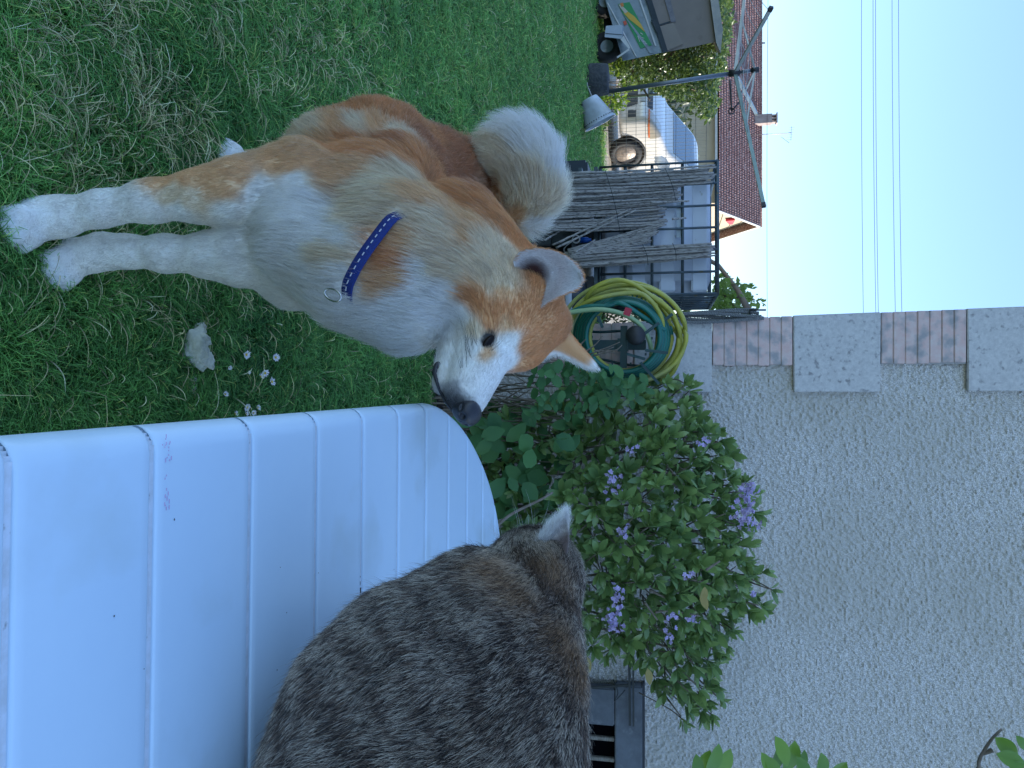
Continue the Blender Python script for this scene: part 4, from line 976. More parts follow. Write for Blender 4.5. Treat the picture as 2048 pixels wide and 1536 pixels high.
# ================================================================ HOSES ON THEIR REEL
HYD = 3.72
def H(px, py, y=HYD): return onY(px, py, y)
M_yh = nmat('yellow_hose', (.46, .43, .06), (.36, .35, .06), scale=14, rough=.42, c3=(.42, .45, .24), scale3=3, lo3=.5, hi3=.7)
M_gh = nmat('green_hose', (.008, .17, .12), (.01, .12, .10), scale=10, rough=.35)
M_reel = nmat('dark_teal_plastic', (.008, .045, .05), (.012, .06, .06), scale=10, rough=.45)
reel = thing('hose_reel', 'dark teal hose reel fixed to the wall corner', 'hose reel', H(1240, 680) )
hc_ = np.array([1240.0, 672.0])
def ringpt(a, rx, ry, cx=0, cy=0, y=HYD): return H(hc_[0] + cx + rx * math.cos(a), hc_[1] + cy + ry * math.sin(a), y)
yh = thing('yellow_hose', 'long yellow garden hose wound in loose loops on the reel', 'hose', H(1250, 680))
pts = []
turns = 11; nper = 26
for k in range(turns):
    rx = 70 + 5.4 * k + rng.uniform(-5, 5); ry = 68 + 3.6 * k + rng.uniform(-5, 5); cx = 8 + rng.uniform(-5, 5); cy = rng.uniform(-4, 6); y = 3.50 + .40 * ((k * 5) % turns) / turns
    for i in range(nper):
        a = 2 * math.pi * i / nper; pts.append(ringpt(a, rx, ry, cx, cy, y))
m = MB(); m.tube(smooth_path(np.array(pts), turns * nper * 2), .0108, n=8); m.build('coil', M_yh, yh)
m = MB(); m.tube(smooth_path(np.array([H(1172, 610, 3.55), H(1175, 592, 3.52), H(1196, 571, 3.5), H(1230, 560, 3.5), H(1262, 566, 3.5), H(1300, 590, 3.5), H(1340, 620, 3.52), H(1358, 660, 3.55), H(1362, 700, 3.58), H(1345, 745, 3.6), H(1310, 770, 3.62)]), 60), .0108, n=8); m.build('outer_loop', M_yh, yh)
m = MB(); m.tube(smooth_path(np.array([H(1148, 622, 3.5), H(1180, 602, 3.48), H(1225, 590, 3.48), H(1275, 586, 3.48), H(1300, 600, 3.48), H(1318, 625, 3.5), H(1325, 650, 3.52), H(1320, 690, 3.54)]), 50), .0108, n=8); m.build('loose_loop', M_yh, yh)
for k in range(7):
    u0 = 1256 + k * 9; m = MB(); m.tube(smooth_path(np.array([H(u0, 598 + 3 * k, 3.56), H(u0 + 10, 588 + 2 * k, 3.60), H(u0 + 22, 612 + 2 * k, 3.64), H(u0 + 30, 640, 3.68)]), 14), .0108, n=7); m.build('bend', M_yh, yh)
gh = thing('green_hose', 'teal green garden hose wound inside the yellow loops', 'hose', H(1250, 660))
pts = []
for k in range(5):
    rx = 74 + 5.5 * k; ry = 70 + 4 * k; y = 3.46 + .04 * k
    for i in range(26):
        a = -1.9 + 2 * math.pi * i / 26; pts.append(ringpt(a, rx, ry, 6, 2, y))
m = MB(); m.tube(smooth_path(np.array(pts), 260), .0115, n=8); m.build('coil', M_gh, gh)
m = MB(); m.tube(smooth_path(np.array([H(1130, 630, 3.44), H(1170, 614, 3.44), H(1215, 612, 3.44), H(1232, 606, 3.44), H(1250, 610, 3.44), H(1290, 636, 3.46), H(1330, 660, 3.5)]), 50), .0108, n=8); m.build('loose_end', M_gh, gh)
m = MB(); m.bar(H(1249, 622, 3.435), H(1262, 626, 3.435), .034, .034); m.build('red_connector', nmat('red_plastic', (.45, .02, .05), rough=.4), gh)
pg = thing('pale_hose', 'pale green hose lying over the coils toward the dog', 'hose', H(1200, 625)); m = MB(); m.tube(smooth_path(np.array([H(1125, 628, 3.42), H(1160, 622, 3.42), H(1200, 619, 3.42), H(1240, 626, 3.43), H(1275, 645, 3.44), H(1295, 672, 3.46), H(1303, 705, 3.5), H(1298, 735, 3.55)]), 60), .0108, n=8); m.build('hose', nmat('pale_green_hose', (.33, .46, .22), (.28, .40, .2), scale=8, rough=.4), pg)
m = MB(); m.bar(H(1150, 690, 3.56), H(1292, 690, 3.56), .030, .045); m.build('axle_beam', M_reel, reel)
for q in (661, 727):
    m = MB(); m.tube(smooth_path(np.array([H(1152, q, 3.6), H(1200, q + (3 if q < 700 else -8), 3.6), H(1245, q + 1, 3.6), H(1290, q + (4 if q < 700 else 6), 3.6)]), 16), .007, n=6); m.build('frame_rod', M_reel, reel)
m = MB(); m.bar(H(1248, 652, 3.52), H(1247, 748, 3.52), .028, .03); m.build('cross_beam', M_reel, reel)
for (a, b) in (((1283, 672), (1318, 646)), ((1290, 700), (1336, 706)), ((1281, 725), (1318, 768)), ((1254, 708), (1290, 718)), ((1205, 655), (1196, 632)), ((1180, 700), (1150, 706)), ((1330, 640), (1345, 628))):
    m = MB(); m.bar(H(*a, 3.42), H(*b, 3.42), .024, .012); sp0 = m.build('reel_arm', M_reel, reel)
for a in range(10):
    t = -1.2 + a * .62; m = MB(); m.bar(ringpt(t, 60, 56, 4, 2, 3.5), ringpt(t, 60, 56, 4, 2, 3.9), .012, .008); m.build('drum_slat', M_reel, reel)
m = MB(); m.lathe([(.001, 0), (.038, 0), (.042, .02), (.042, .06), (.001, .06)], H(1272, 672, 3.46), n=20, M=np.stack([[1, 0, 0], [0, 0, 1], [0, -1, 0]], 1)); m.build('crank_knob', M_blk, reel)
m = MB(); m.bar(H(1246, 690, 3.52), H(1246, 690, 4.01), .06, .05); m.build('wall_bracket', M_reel, reel)
# ================================================================ SHRUBS IN FRONT OF THE WALL
M_gl = leafmat('glossy_shrub_leaf', (.050, .13, .050), (.26, .38, .12), rough=.30, trans=.28, scale=5)
M_br = leafmat('broad_dark_leaf', (.025, .095, .035), (.085, .21, .06), spec=.35, rough=.5, trans=.22, scale=5)
M_twig = nmat('pale_twig', (.24, .20, .16), (.15, .12, .09), scale=30, rough=.85)
M_yl = leafmat('yellowed_leaf', (.30, .24, .05), (.40, .30, .08), rough=.5, trans=.3)
M_pt = nmat('violet_petal', (.38, .30, .56), (.58, .48, .68), scale=60, rough=.6)
SY = 3.35
shrub = thing('flowering_shrub', 'rounded evergreen shrub with whorled leaves and violet flower clusters against the roughcast wall', 'shrub', (.75, 3.45, 0))
poly_ = [(930, 880), (960, 800), (1060, 800), (1180, 790), (1262, 772), (1330, 765), (1380, 772), (1392, 815), (1430, 858), (1462, 895), (1478, 950), (1505, 990), (1512, 1050), (1490, 1095), (1520, 1135), (1535, 1180), (1522, 1232), (1478, 1235), (1462, 1290), (1436, 1335), (1436, 1395), (1412, 1428), (1372, 1425), (1338, 1392), (1300, 1345), (1240, 1322), (1195, 1310), (1150, 1330), (1000, 1330), (800, 1330), (700, 1100), (760, 900)]
pa = np.array(poly_, float)
def edge_dist(x, y, poly):
    P_ = np.array(poly, float); d = np.full(len(x), 1e9)
    for i in range(len(P_)):
        a, b = P_[i], P_[(i + 1) % len(P_)]; ab = b - a; t = np.clip(((x - a[0]) * ab[0] + (y - a[1]) * ab[1]) / (ab @ ab), 0, 1)
        d = np.minimum(d, np.hypot(x - a[0] - t * ab[0], y - a[1] - t * ab[1]))
    return d
def rosettes(n, poly, ymid, depth, seed_gap=26, inner=.0):
    out = []
    tries = 0
    cx_, cy_ = 1230, 1080
    lo, hi = np.array(poly).min(0), np.array(poly).max(0)
    while len(out) < n and tries < 60000:
        tries += 1
        q = rng.uniform(lo, hi)
        if not in_poly(np.array([q[0]]), np.array([q[1]]), poly)[0]: continue
        if any((q[0] - o[0]) ** 2 + (q[1] - o[1]) ** 2 < seed_gap ** 2 for o in out): continue
        out.append(q)
    return np.array(out)
leafx = []       # (proto, M, pos, size)
twigs = MB()
rootp = np.array([.78, 3.60, 0.05])
def add_rosette(px, py, y, size, nl, bright=1):
    c = onY(px, py, y)
    nrm = unit(np.array([(py - 1080) / 420.0, -.85, (px - 1150) / 420.0]) + rng.normal(0, .38, 3))
    a0 = rng.uniform(0, 6.28); t1 = unit(np.cross(nrm, [0, 0, 1.0])); t2 = np.cross(nrm, t1)
    for i in range(nl):
        a = a0 + i * 2.4 + rng.normal(0, .15); op = rng.uniform(.35, 1.25) * (.5 + .5 * i / nl)
        d = unit(nrm * math.cos(op) + (t1 * math.cos(a) + t2 * math.sin(a)) * math.sin(op)); s_ = size * rng.uniform(.7, 1.15)
        M = leaf_frame(d, unit(nrm + rng.normal(0, .15, 3))) * s_
        leafx.append((rng.integers(4), M, c + d * .006 - nrm * .02 * (i / nl)))
    twigs.tube([c - nrm * .015, c - nrm * .10 + np.array([0, .03, -.02])], [.003, .004], n=4)
    return c, nrm
Rz = rosettes(430, poly_, SY, .5, seed_gap=21)
ed = edge_dist(Rz[:, 0], Rz[:, 1], poly_)
for (px, py), e in zip(Rz, ed):
    if px < 1120 and py < 1050 and rng.random() < .75: continue
    y = 3.62 - .55 * math.sqrt(min(e, 200) / 200.0) + rng.uniform(-.06, .08)
    add_rosette(px, py, y, rng.uniform(.058, .084), rng.integers(7, 12))
nfront = len(leafx)
Rz2 = rosettes(460, poly_, SY, .5, seed_gap=18)
ed = edge_dist(Rz2[:, 0], Rz2[:, 1], poly_)
for (px, py), e in zip(Rz2, ed):
    if e < 16: continue
    y = 3.72 - .38 * math.sqrt(min(e, 200) / 200.0) + rng.uniform(.0, .12)
    if y > 3.93: y = 3.93
    add_rosette(px, py, y, rng.uniform(.060, .090), rng.integers(7, 10))
# sprigs that stick out of the outline
for (px, py) in [(1382, 768), (1425, 862), (1498, 982), (1540, 1145), (1556, 1180), (1538, 1222), (1452, 1398), (1438, 1432), (1378, 1440), (1512, 1090), (1482, 1262), (1505, 1050)]:
    c, nr_ = add_rosette(px - 12, py, 3.55, .06, 6)
    twigs.tube(smooth_path([c, c + [-.02, .06, -.06], c + [-.06 * (1 if py > 1100 else -1), .12, -.2]], 8), [.0035] * 8, n=4)
# proper branches from the ground
for i in range(26):
    k = rng.integers(len(Rz)); c = onY(Rz[k][0], Rz[k][1], 3.5); b0_ = rootp + [rng.uniform(-.25, .25), rng.uniform(-.1, .15), 0]
    m_ = (b0_ + c) / 2 + [rng.uniform(-.1, .1), .06, -.08]
    b_ = MB(); b_.tube(smooth_path([b0_, m_, c], 12), np.linspace(.013, .004, 12), n=6); b_.build('branch', M_twig, shrub)
for pts_ in ([(1325, 1160), (1348, 1150), (1385, 1160), (1420, 1168)], [(1300, 1180), (1330, 1195), (1365, 1210)], [(1345, 1125), (1362, 1165)], [(1310, 1225), (1340, 1222), (1400, 1232)], [(1412, 1140), (1440, 1122)], [(1290, 1205), (1315, 1240)]):
    b_ = MB(); b_.tube(smooth_path([onY(a, b, 3.13 + .02 * i) for i, (a, b) in enumerate(pts_)], 10), np.linspace(.006, .0035, 10), n=5); b_.build('branch', M_twig, shrub)
o = twigs.build('twigs', M_twig, shrub); tag(o, kind='stuff')
# the 300 nearest leaves are single parts, the others one mass
iv = inv_of(shrub)
sizes = np.array([np.linalg.norm(M[:, 0]) / max(p[1], .1) for _, M, p in leafx]); sizes[nfront:] *= .7
vis = np.argsort(-sizes * np.array([1.0 if p[1] < 3.42 else .8 for _, _, p in leafx]))[:300]; vset = set(vis.tolist())
for me, _, _ in PL: me.materials.clear(); me.materials.append(M_gl)
for i in vis:
    pi, M, p = leafx[i]; lo_ = bpy.data.objects.new('leaf', PL[pi][0]); col.objects.link(lo_)
    lo_.parent = shrub; lo_.matrix_basis = iv @ Matrix(((*M[0], p[0]), (*M[1], p[1]), (*M[2], p[2]), (0, 0, 0, 1)))
leaves_merged('foliage', PL, [l for i, l in enumerate(leafx) if i not in vset], M_gl, shrub)
ylx = []
for (px, py) in [(1415, 1220), (1405, 1208), (1180, 1345), (1300, 1370)]:
    c = onY(px, py, 3.08); d = unit(np.array([rng.uniform(-1, 1), -.2, rng.uniform(-.3, .3)])); ylx.append((1, leaf_frame(d, np.array([0, -1.0, .4])) * .075, c))
leaves_merged('yellowed_leaves', PL, ylx, M_yl, shrub, stuff=False)
def flowers(px, py, n, sx, sy, y):
    m = MB(); c = onY(px, py, y)
    for i in range(n):
        q = onY(px + rng.normal() * sx, py + rng.normal() * sy, y + rng.uniform(-.03, .03)); d = unit(rng.normal(size=3) + [0, -1, .2]); t1 = unit(np.cross(d, [0, 0, 1.0])); t2 = np.cross(d, t1)
        for k in range(5):
            a = k * 1.2566; e = t1 * math.cos(a) + t2 * math.sin(a); f = np.cross(d, e); L = rng.uniform(.008, .013)
            m.add([q, q + e * L * .6 + f * L * .38 + d * .002, q + e * L + d * .004, q + e * L * .6 - f * L * .38 + d * .002], [(0, 1, 2, 3)], True)
        m.ell(q + d * .002, (.002, .002, .002), nu=6, nv=4)
    tag(m.build('flower_cluster', M_pt, shrub), kind='stuff')
for (px, py, n, sx, sy) in [(1496, 1008, 42, 13, 18), (1482, 1028, 22, 10, 12), (1492, 980, 20, 8, 9), (1498, 1050, 14, 9, 8), (1224, 964, 26, 9, 12), (1236, 1190, 15, 6, 8), (1232, 1218, 16, 9, 9), (1226, 1240, 20, 8, 9), (1238, 1252, 12, 7, 7), (1246, 1060, 14, 7, 10), (1342, 1270, 10, 6, 6), (1506, 1188, 8, 5, 5), (1388, 1240, 9, 6, 7), (1344, 1230, 9, 8, 8), (1408, 880, 9, 7, 8), (1262, 898, 6, 6, 5), (1380, 1150, 5, 5, 8)]:
    flowers(px, py, n, sx, sy, 3.02 if 1150 < px < 1400 else 3.16)

# leafy shrub with bare stems next to it
ls = thing('stemmy_shrub', 'tangled bare stemmed shrub with broad dark leaves between the dog and the evergreen', 'shrub', (.12, 3.2, 0))
for i in range(64):
    t = rng.random(); u0 = rng.uniform(735, 880); b0_ = onY(930 + rng.uniform(-20, 30), u0 + rng.uniform(-25, 25), 3.62 + rng.uniform(-.1, .3)); b0_[2] = min(b0_[2], .32)
    g0 = b0_ * [1, 1, 0]; e_ = onY(rng.uniform(1060, 1200), u0 + rng.uniform(-50, 70), 3.35 + rng.uniform(-.15, .35)); m_ = (b0_ + e_) / 2 + rng.normal(0, .035, 3)
    b_ = MB(); b_.tube(smooth_path([g0, b0_, m_, e_], 12), np.linspace(.0050, .0022, 12), n=5); b_.build('stem', M_twig, ls)
bx = []
def sprig(px, py, y, s_, n=6, up=None):
    c = onY(px, py, y); ax = unit(np.array([rng.uniform(-.6, .6), -.5, rng.uniform(.2, 1)]))
    for i in range(n):
        a = i * 1.57 + (i // 2) * .7; t1 = unit(np.cross(ax, [0, 1.0, .2])); t2 = np.cross(ax, t1); d = unit(ax * .35 + t1 * math.cos(a) + t2 * math.sin(a) + np.array([0, -.25, -.15]))
        bx.append((rng.integers(3), leaf_frame(d, unit(ax + np.array([0, -.8, .3]))) * s_ * rng.uniform(.7, 1.1) * (1 - .08 * (n - i) * 0), c - ax * .018 * i))
for (px, py) in [(1165, 745), (1195, 742), (1222, 748), (1178, 765), (1205, 770), (1242, 760), (1258, 768), (1140, 752), (1098, 762), (1112, 748), (1232, 785), (1150, 790), (1195, 805), (1275, 790), (1290, 775), (1170, 820), (1120, 810), (1085, 800), (1215, 820)]:
    sprig(px + rng.normal() * 4, py + rng.normal() * 4, rng.uniform(2.95, 3.2), rng.uniform(.042, .07), rng.integers(6, 10))
for (px, py) in [(1010, 860), (1032, 868), (1052, 845), (1060, 905), (1075, 935), (1010, 955), (1045, 960), (1060, 975), (1035, 1010), (1075, 1000), (1108, 880), (1125, 905), (1150, 900), (1098, 962), (1000, 900), (985, 872), (1140, 850), (1160, 870), (1005, 1005), (1050, 1040), (1090, 1040), (1022, 925), (970, 850), (1120, 985)]:
    c = onY(px, py, rng.uniform(2.95, 3.35)); d = unit(np.array([rng.uniform(-1, 1), -.4, rng.uniform(-.9, .5)])); bx.append((rng.integers(3), leaf_frame(d, unit(np.array([rng.uniform(-.3, .3), -1.0, .7]))) * rng.uniform(.085, .115), c))
    bx.append((rng.integers(3), leaf_frame(unit(d * [-1, 1, .6]), unit(np.array([0, -1.0, .5]))) * rng.uniform(.06, .10), c + rng.normal(0, .05, 3)))
for i in range(70):
    c = onY(rng.uniform(930, 1150), rng.uniform(830, 1090), rng.uniform(3.3, 3.75)); d = unit(np.array([rng.uniform(-1, 1), -.4, rng.uniform(-.9, .5)])); bx.append((rng.integers(3), leaf_frame(d, unit(np.array([rng.uniform(-.5, .5), -1.0, .5]))) * rng.uniform(.06, .11), c))
for me, _, _ in PB: me.materials.clear(); me.materials.append(M_br)
iv = inv_of(ls)
for pi, M, p in bx[:290]:
    lo_ = bpy.data.objects.new('leaf', PB[pi][0]); col.objects.link(lo_); lo_.parent = ls; lo_.matrix_basis = iv @ Matrix(((*M[0], p[0]), (*M[1], p[1]), (*M[2], p[2]), (0, 0, 0, 1)))
if len(bx) > 290: leaves_merged('foliage', PB, bx[290:], M_br, ls)
b_ = MB(); b_.tube(smooth_path([onY(985, 1062, 2.7), onY(1020, 1030, 2.75), onY(1080, 1000, 2.8), onY(1105, 985, 2.85)], 14), np.linspace(.006, .004, 14), n=6); b_.build('stem', M_twig, ls)
# dark soil bed and pale stones under the shrubs
bed = MB(); xs_ = np.linspace(-.30, 2.6, 40); ys_ = np.linspace(3.62, 4.02, 20); X2, Y2 = np.meshgrid(xs_, ys_); Zb = .02 + .05 * vnoise(np.stack([X2.ravel(), Y2.ravel(), X2.ravel() * 0], 1), 6, 4).reshape(X2.shape)
Zb[0] = -.02; Zb[:, 0] = -.02
bed.add(np.stack([X2, Y2, Zb], -1).reshape(-1, 3), [(j * 40 + i, j * 40 + i + 1, (j + 1) * 40 + i + 1, (j + 1) * 40 + i) for j in range(19) for i in range(39)]); tag(bed.build('soil_bed', nmat('dark_bed_soil', (.028, .022, .018), (.06, .05, .04), scale=20, rough=.95, bump=.8, bscale=50, bdist=.02)), kind='structure')
# fallen bare twigs and dry stalks showing past the dog's ear
dt = thing('dry_twigs', 'pale dry twigs caught in front of the hose reel', 'twigs', onY(1235, 705, 3.3))
for pts_ in ([(1168, 705), (1190, 690), (1205, 672)], [(1180, 708), (1215, 695), (1240, 684)], [(1185, 712), (1222, 702), (1235, 699), (1244, 690)], [(1160, 690), (1172, 678)], [(1200, 702), (1230, 706)], [(1188, 700), (1200, 704), (1228, 694)]):
    b_ = MB(); b_.tube(smooth_path([onY(a, b, 3.3) for a, b in pts_], 8), np.linspace(.004, .002, 8), n=5); b_.build('twig', M_twig, dt)

# ================================================================ CITRUS SHRUB, NEAR RIGHT
ct = thing('citrus_shrub', 'bright green citrus leaves of a near shrub entering from the lower right', 'shrub', (1.05, 1.75, 0))
M_ct = leafmat('citrus_leaf', (.06, .17, .03), (.24, .40, .05), rough=.30, trans=.35, scale=9)
PC = [leaf_mesh('citrus_leaf_shape', W=.46, curl=.22, fold=.16, n=8), leaf_mesh('citrus_leaf_shape', W=.5, curl=.1, fold=.3, n=8)]
for me, _, _ in PC: me.materials.clear(); me.materials.append(M_ct)
iv = inv_of(ct)
cl_ = [((1400, 1545), (1418, 1508), .9), ((1412, 1550), (1440, 1503), 1.0), ((1428, 1556), (1460, 1512), 1.0), ((1395, 1560), (1396, 1520), .9), ((1540, 1548), (1530, 1514), 1.0), ((1545, 1546), (1560, 1497), 1.1), ((1568, 1545), (1590, 1492), 1.2), ((1575, 1532), (1560, 1484), 1.1), ((1590, 1548), (1612, 1512), 1.1), ((1560, 1560), (1540, 1522), 1.0), ((1640, 1560), (1645, 1514), .9), ((1660, 1556), (1690, 1530), .9), ((1620, 1552), (1600, 1522), .9),
       ((2035, 1512), (1998, 1481), 1.0), ((2050, 1528), (2002, 1511), 1.0), ((2052, 1500), (2040, 1478), .8), ((2060, 1540), (2022, 1530), .8)]
for a, b, _ in cl_:
    y = 1.62 + rng.uniform(-.03, .03); A = onY(*a, y); B = onY(*b, y - .015); d = B - A; L = np.linalg.norm(d) * 1.12
    M = leaf_frame(d / L, unit(np.array([rng.uniform(-.6, .2), -1.0, rng.uniform(.0, .8)]))) * L
    lo_ = bpy.data.objects.new('leaf', PC[rng.integers(2)][0]); col.objects.link(lo_); lo_.parent = ct; lo_.matrix_basis = iv @ Matrix(((*M[0], A[0]), (*M[1], A[1]), (*M[2], A[2]), (0, 0, 0, 1)))
for pts_ in ([(1408, 1548), (1440, 1600), (1400, 1700)], [(1560, 1550), (1560, 1600), (1480, 1720)], [(1650, 1560), (1640, 1610), (1560, 1720)], [(2050, 1520), (2060, 1600), (1900, 1720)], [(2004, 1458), (1982, 1480), (1958, 1520), (1945, 1560)], [(1962, 1510), (1985, 1500)]):
    tp_ = [onY(a, b, 1.63) for a, b in pts_]; tp_ += [np.array([1.06, 1.665, tp_[-1][2] - .06])] if pts_[-1][1] > 1600 else ([tp_[-1] + [.25, .02, -.12], np.array([1.07, 1.655, tp_[-1][2] - .2])] if len(pts_) > 2 else [])
    b_ = MB(); b_.tube(smooth_path(tp_, 12), np.linspace(.0022, .005, 12), n=6); b_.build('twig', M_twig, ct)
b_ = MB(); b_.tube(smooth_path([(1.05, 1.75, 0), (1.08, 1.72, .6), (1.05, 1.68, 1.2), (1.06, 1.65, 1.7), (1.1, 1.64, 2.0)], 20), np.linspace(.025, .010, 20), n=8); b_.build('trunk', M_bark, ct)
ex = []
for i in range(110):
    t = rng.random(); c = np.array([1.22 + rng.uniform(-.10, .30), 1.7 + rng.uniform(-.35, .4), rng.uniform(.7, 2.2)])
    pr = (c - CC); d_ = pr @ CF
    if 768 + FPX * (pr @ CR) / d_ < 1600: continue
    ex.append((rng.integers(2), leaf_frame(unit(rng.normal(size=3)), unit(rng.normal(size=3) + [0, -.5, 1])) * rng.uniform(.06, .09), c))
leaves_merged('foliage', PC, ex, M_ct, ct)

# ================================================================ STONE, PEBBLE, DAISIES
def rock(name, lab, cat, c, r, sharp, mat, seed, tilt=0):
    t = thing(name, lab, cat, c * [1, 1, 0])
    bm = bmesh.new(); bmesh.ops.create_icosphere(bm, subdivisions=5, radius=1)
    V_ = np.array([v.co[:] for v in bm.verts]); fs = [[v.index for v in f.verts] for f in bm.faces]; bm.free()
    rr = np.random.default_rng(seed)
    for k in range(sharp):
        n_ = unit(rr.normal(size=3)); dd_ = rr.uniform(.42, .82); s_ = V_ @ n_ - dd_; V_ = V_ - np.maximum(s_, 0)[:, None] * n_[None] * .92
    V_ = V_ * np.array(r) * 1.18; nn = V_ / (np.linalg.norm(V_, axis=1)[:, None] + 1e-9)
    V_ = V_ + nn * ((vnoise(V_, 60, seed) - .5) * .010 + (vnoise(V_, 170, seed) - .5) * .004)[:, None] * (max(r) / .05)
    V_ = V_ @ np.array(Matrix.Rotation(tilt, 3, 'Z')).T
    m = MB(); m.add(V_ + c, fs, True); m.build('stone_body', mat, t); return t
M_stone = nmat('chalky_stone', (.56, .56, .46), (.40, .41, .31), scale=28, rough=.95, bump=.9, bscale=130, c3=(.66, .67, .60), scale3=16, lo3=.5, hi3=.7, bdist=.003, detail=8)
c = G(375, 703); t_ = rock('stone', 'cracked pale chalky stone lying on the grass near the table', 'stone', c + [0, 0, .022], (.064, .052, .042), 16, M_stone, 12, .4)
for off_, r_, sd_ in (((-.022, -.016, .026), (.026, .034, .014), 5), ((.022, .014, .024), (.022, .030, .014), 6), ((.066, -.006, -.006), (.030, .013, .010), 7), ((-.052, .014, .002), (.020, .022, .012), 9)):
    bm = bmesh.new(); bmesh.ops.create_icosphere(bm, subdivisions=4, radius=1); V_ = np.array([v.co[:] for v in bm.verts]); fs = [[v.index for v in f.verts] for f in bm.faces]; bm.free()
    rr = np.random.default_rng(sd_)
    for k in range(10): n_ = unit(rr.normal(size=3)); s_ = V_ @ n_ - rr.uniform(.4, .8); V_ = V_ - np.maximum(s_, 0)[:, None] * n_[None] * .92
    V_ = V_ * np.array(r_) * 1.2; V_ += (vnoise(V_, 160, sd_) - .5)[:, None] * .006
    m = MB(); m.add(V_ + c + np.array(off_) + [0, 0, .022], fs, True); m.build('chip', M_stone, t_)
rock('pebble', 'small pinkish pebble in the grass beside the table edge', 'pebble', G(386, 800) + [0, 0, .014], (.014, .011, .010), 10, nmat('pinkish_pebble', (.40, .30, .24), (.3, .24, .2), scale=60, rough=.9, bump=.4), 21)
M_pet = nmat('daisy_petal', (.75, .74, .76), rough=.6); M_cen = nmat('daisy_centre', (.65, .45, .04), rough=.7)
labs = {0: 'open white daisy highest up the lawn toward the dog', 1: 'white daisy farthest out on the lawn alone', 2: 'closed white daisy bud among the daisy group', 3: 'tiny white daisy bud between the larger flowers', 4: 'upright white daisy of the close pair', 5: 'small round daisy bud of the close pair', 6: 'ragged white daisy nearest to the close pair', 7: 'pinkish daisy standing apart beside the table', 8: 'white daisy with a yellow centre by the table rim', 9: 'wilted greyish daisy by the table rim', 10: 'white daisy half hidden by the table rim, nearest the camera', 11: 'white daisy half hidden by the table rim, in the middle', 12: 'white daisy half hidden by the table rim, farthest of three'}
for i, (px, py, r_) in enumerate([(492, 709, 8), (551, 715, 7), (458, 735, 5), (497, 745, 4), (530, 746, 7), (521, 753, 6), (543, 764, 8), (450, 789, 6), (494, 815, 7), (515, 816, 6), (470, 828, 6), (492, 828, 5), (506, 826, 6)]):
    g_ = G(px, py, .035); R_ = 1.25 * r_ / 1540 * np.linalg.norm(g_ - CC); t_ = thing('daisy', labs[i], 'daisy', g_ * [1, 1, 0], group='daisies in the lawn beside the table')
    ax = unit(np.array([rng.uniform(-.4, .4), rng.uniform(-.7, 0), 1.0])); t1 = unit(np.cross(ax, [1.0, 0, 0])); t2 = np.cross(ax, t1); m = MB(); npz = 18
    opn = rng.uniform(.0, .5) if r_ > 6 else .9
    for k in range(npz):
        a = 6.283 * k / npz + rng.normal(0, .06); e = unit((t1 * math.cos(a) + t2 * math.sin(a)) + ax * opn * rng.uniform(.6, 1.2)); f = unit(np.cross(ax, e)); L = R_ * rng.uniform(.85, 1.1)
        m.add([g_ + e * L * .2 - f * L * .05, g_ + e * L * .7 - f * L * .13, g_ + e * L, g_ + e * L * .7 + f * L * .13, g_ + e * L * .2 + f * L * .05], [(0, 1, 2, 3, 4)], True)
    m.build('petals', M_pet, t_); m = MB(); m.ell(g_ + ax * R_ * .1, (R_ * .28, R_ * .28, R_ * .2), nu=10, nv=6); m.build('flower_centre', M_cen, t_); m = MB(); m.tube([g_ * [1, 1, 0], g_], .0011, n=5); m.build('stem', M_grass_stem if 'M_grass_stem' in globals() else nmat('daisy_stem', (.06, .14, .03)), t_)
# ================================================================ DOG
dog = thing('dog', 'large red and white dog in a blue collar with its muzzle at the table corner', 'dog', (-.40, 1.50, 0))
S = P(1032, 628, 1.455); NT = P(938, 826, 1.30)
hf = (NT - S); HL = np.linalg.norm(hf); hf /= HL
hr = np.cross(hf, [0, 0, 1.0]); hr /= np.linalg.norm(hr); hh_ = np.cross(hr, hf)
HM = np.stack([hf, hr, hh_], 1)
def HP(f, r, h): return S + hf * f + hr * r + hh_ * h
db = Body((-.80, 1.02, -.01), (.16, 2.20, 1.05), .0065, k=.035)
# trunk
db.ell((-.335, 1.43, .475), (.115, .165, .155))
db.ell((-.46, 1.62, .49), (.135, .16, .145))
db.ell((-.51, 1.84, .545), (.125, .16, .14))
db.ell((-.545, 1.70, .50), (.105, .17, .12))
db.ell((-.50, 1.92, .60), (.13, .10, .10))
db.ell((-.455, 1.70, .585), (.105, .17, .085))
db.ell((-.42, 1.56, .60), (.10, .12, .07))
db.ell((-.475, 1.57, .45), (.105, .14, .11))
db.cone((-.30, 1.36, .46), (-.22, 1.36, .45), .10, .075)
# breast and neck
db.chain([(-.34, 1.46, .55), P(800, 520, 1.45), P(900, 545, 1.46)], [.135, .125, .105])
db.cone(P(720, 560, 1.40), P(820, 610, 1.42), .095, .085)
db.cone(P(600, 485, 1.40), P(700, 538, 1.38), .078, .074)
db.cone(P(920, 460, 1.55), P(1010, 560, 1.50), .085, .08)
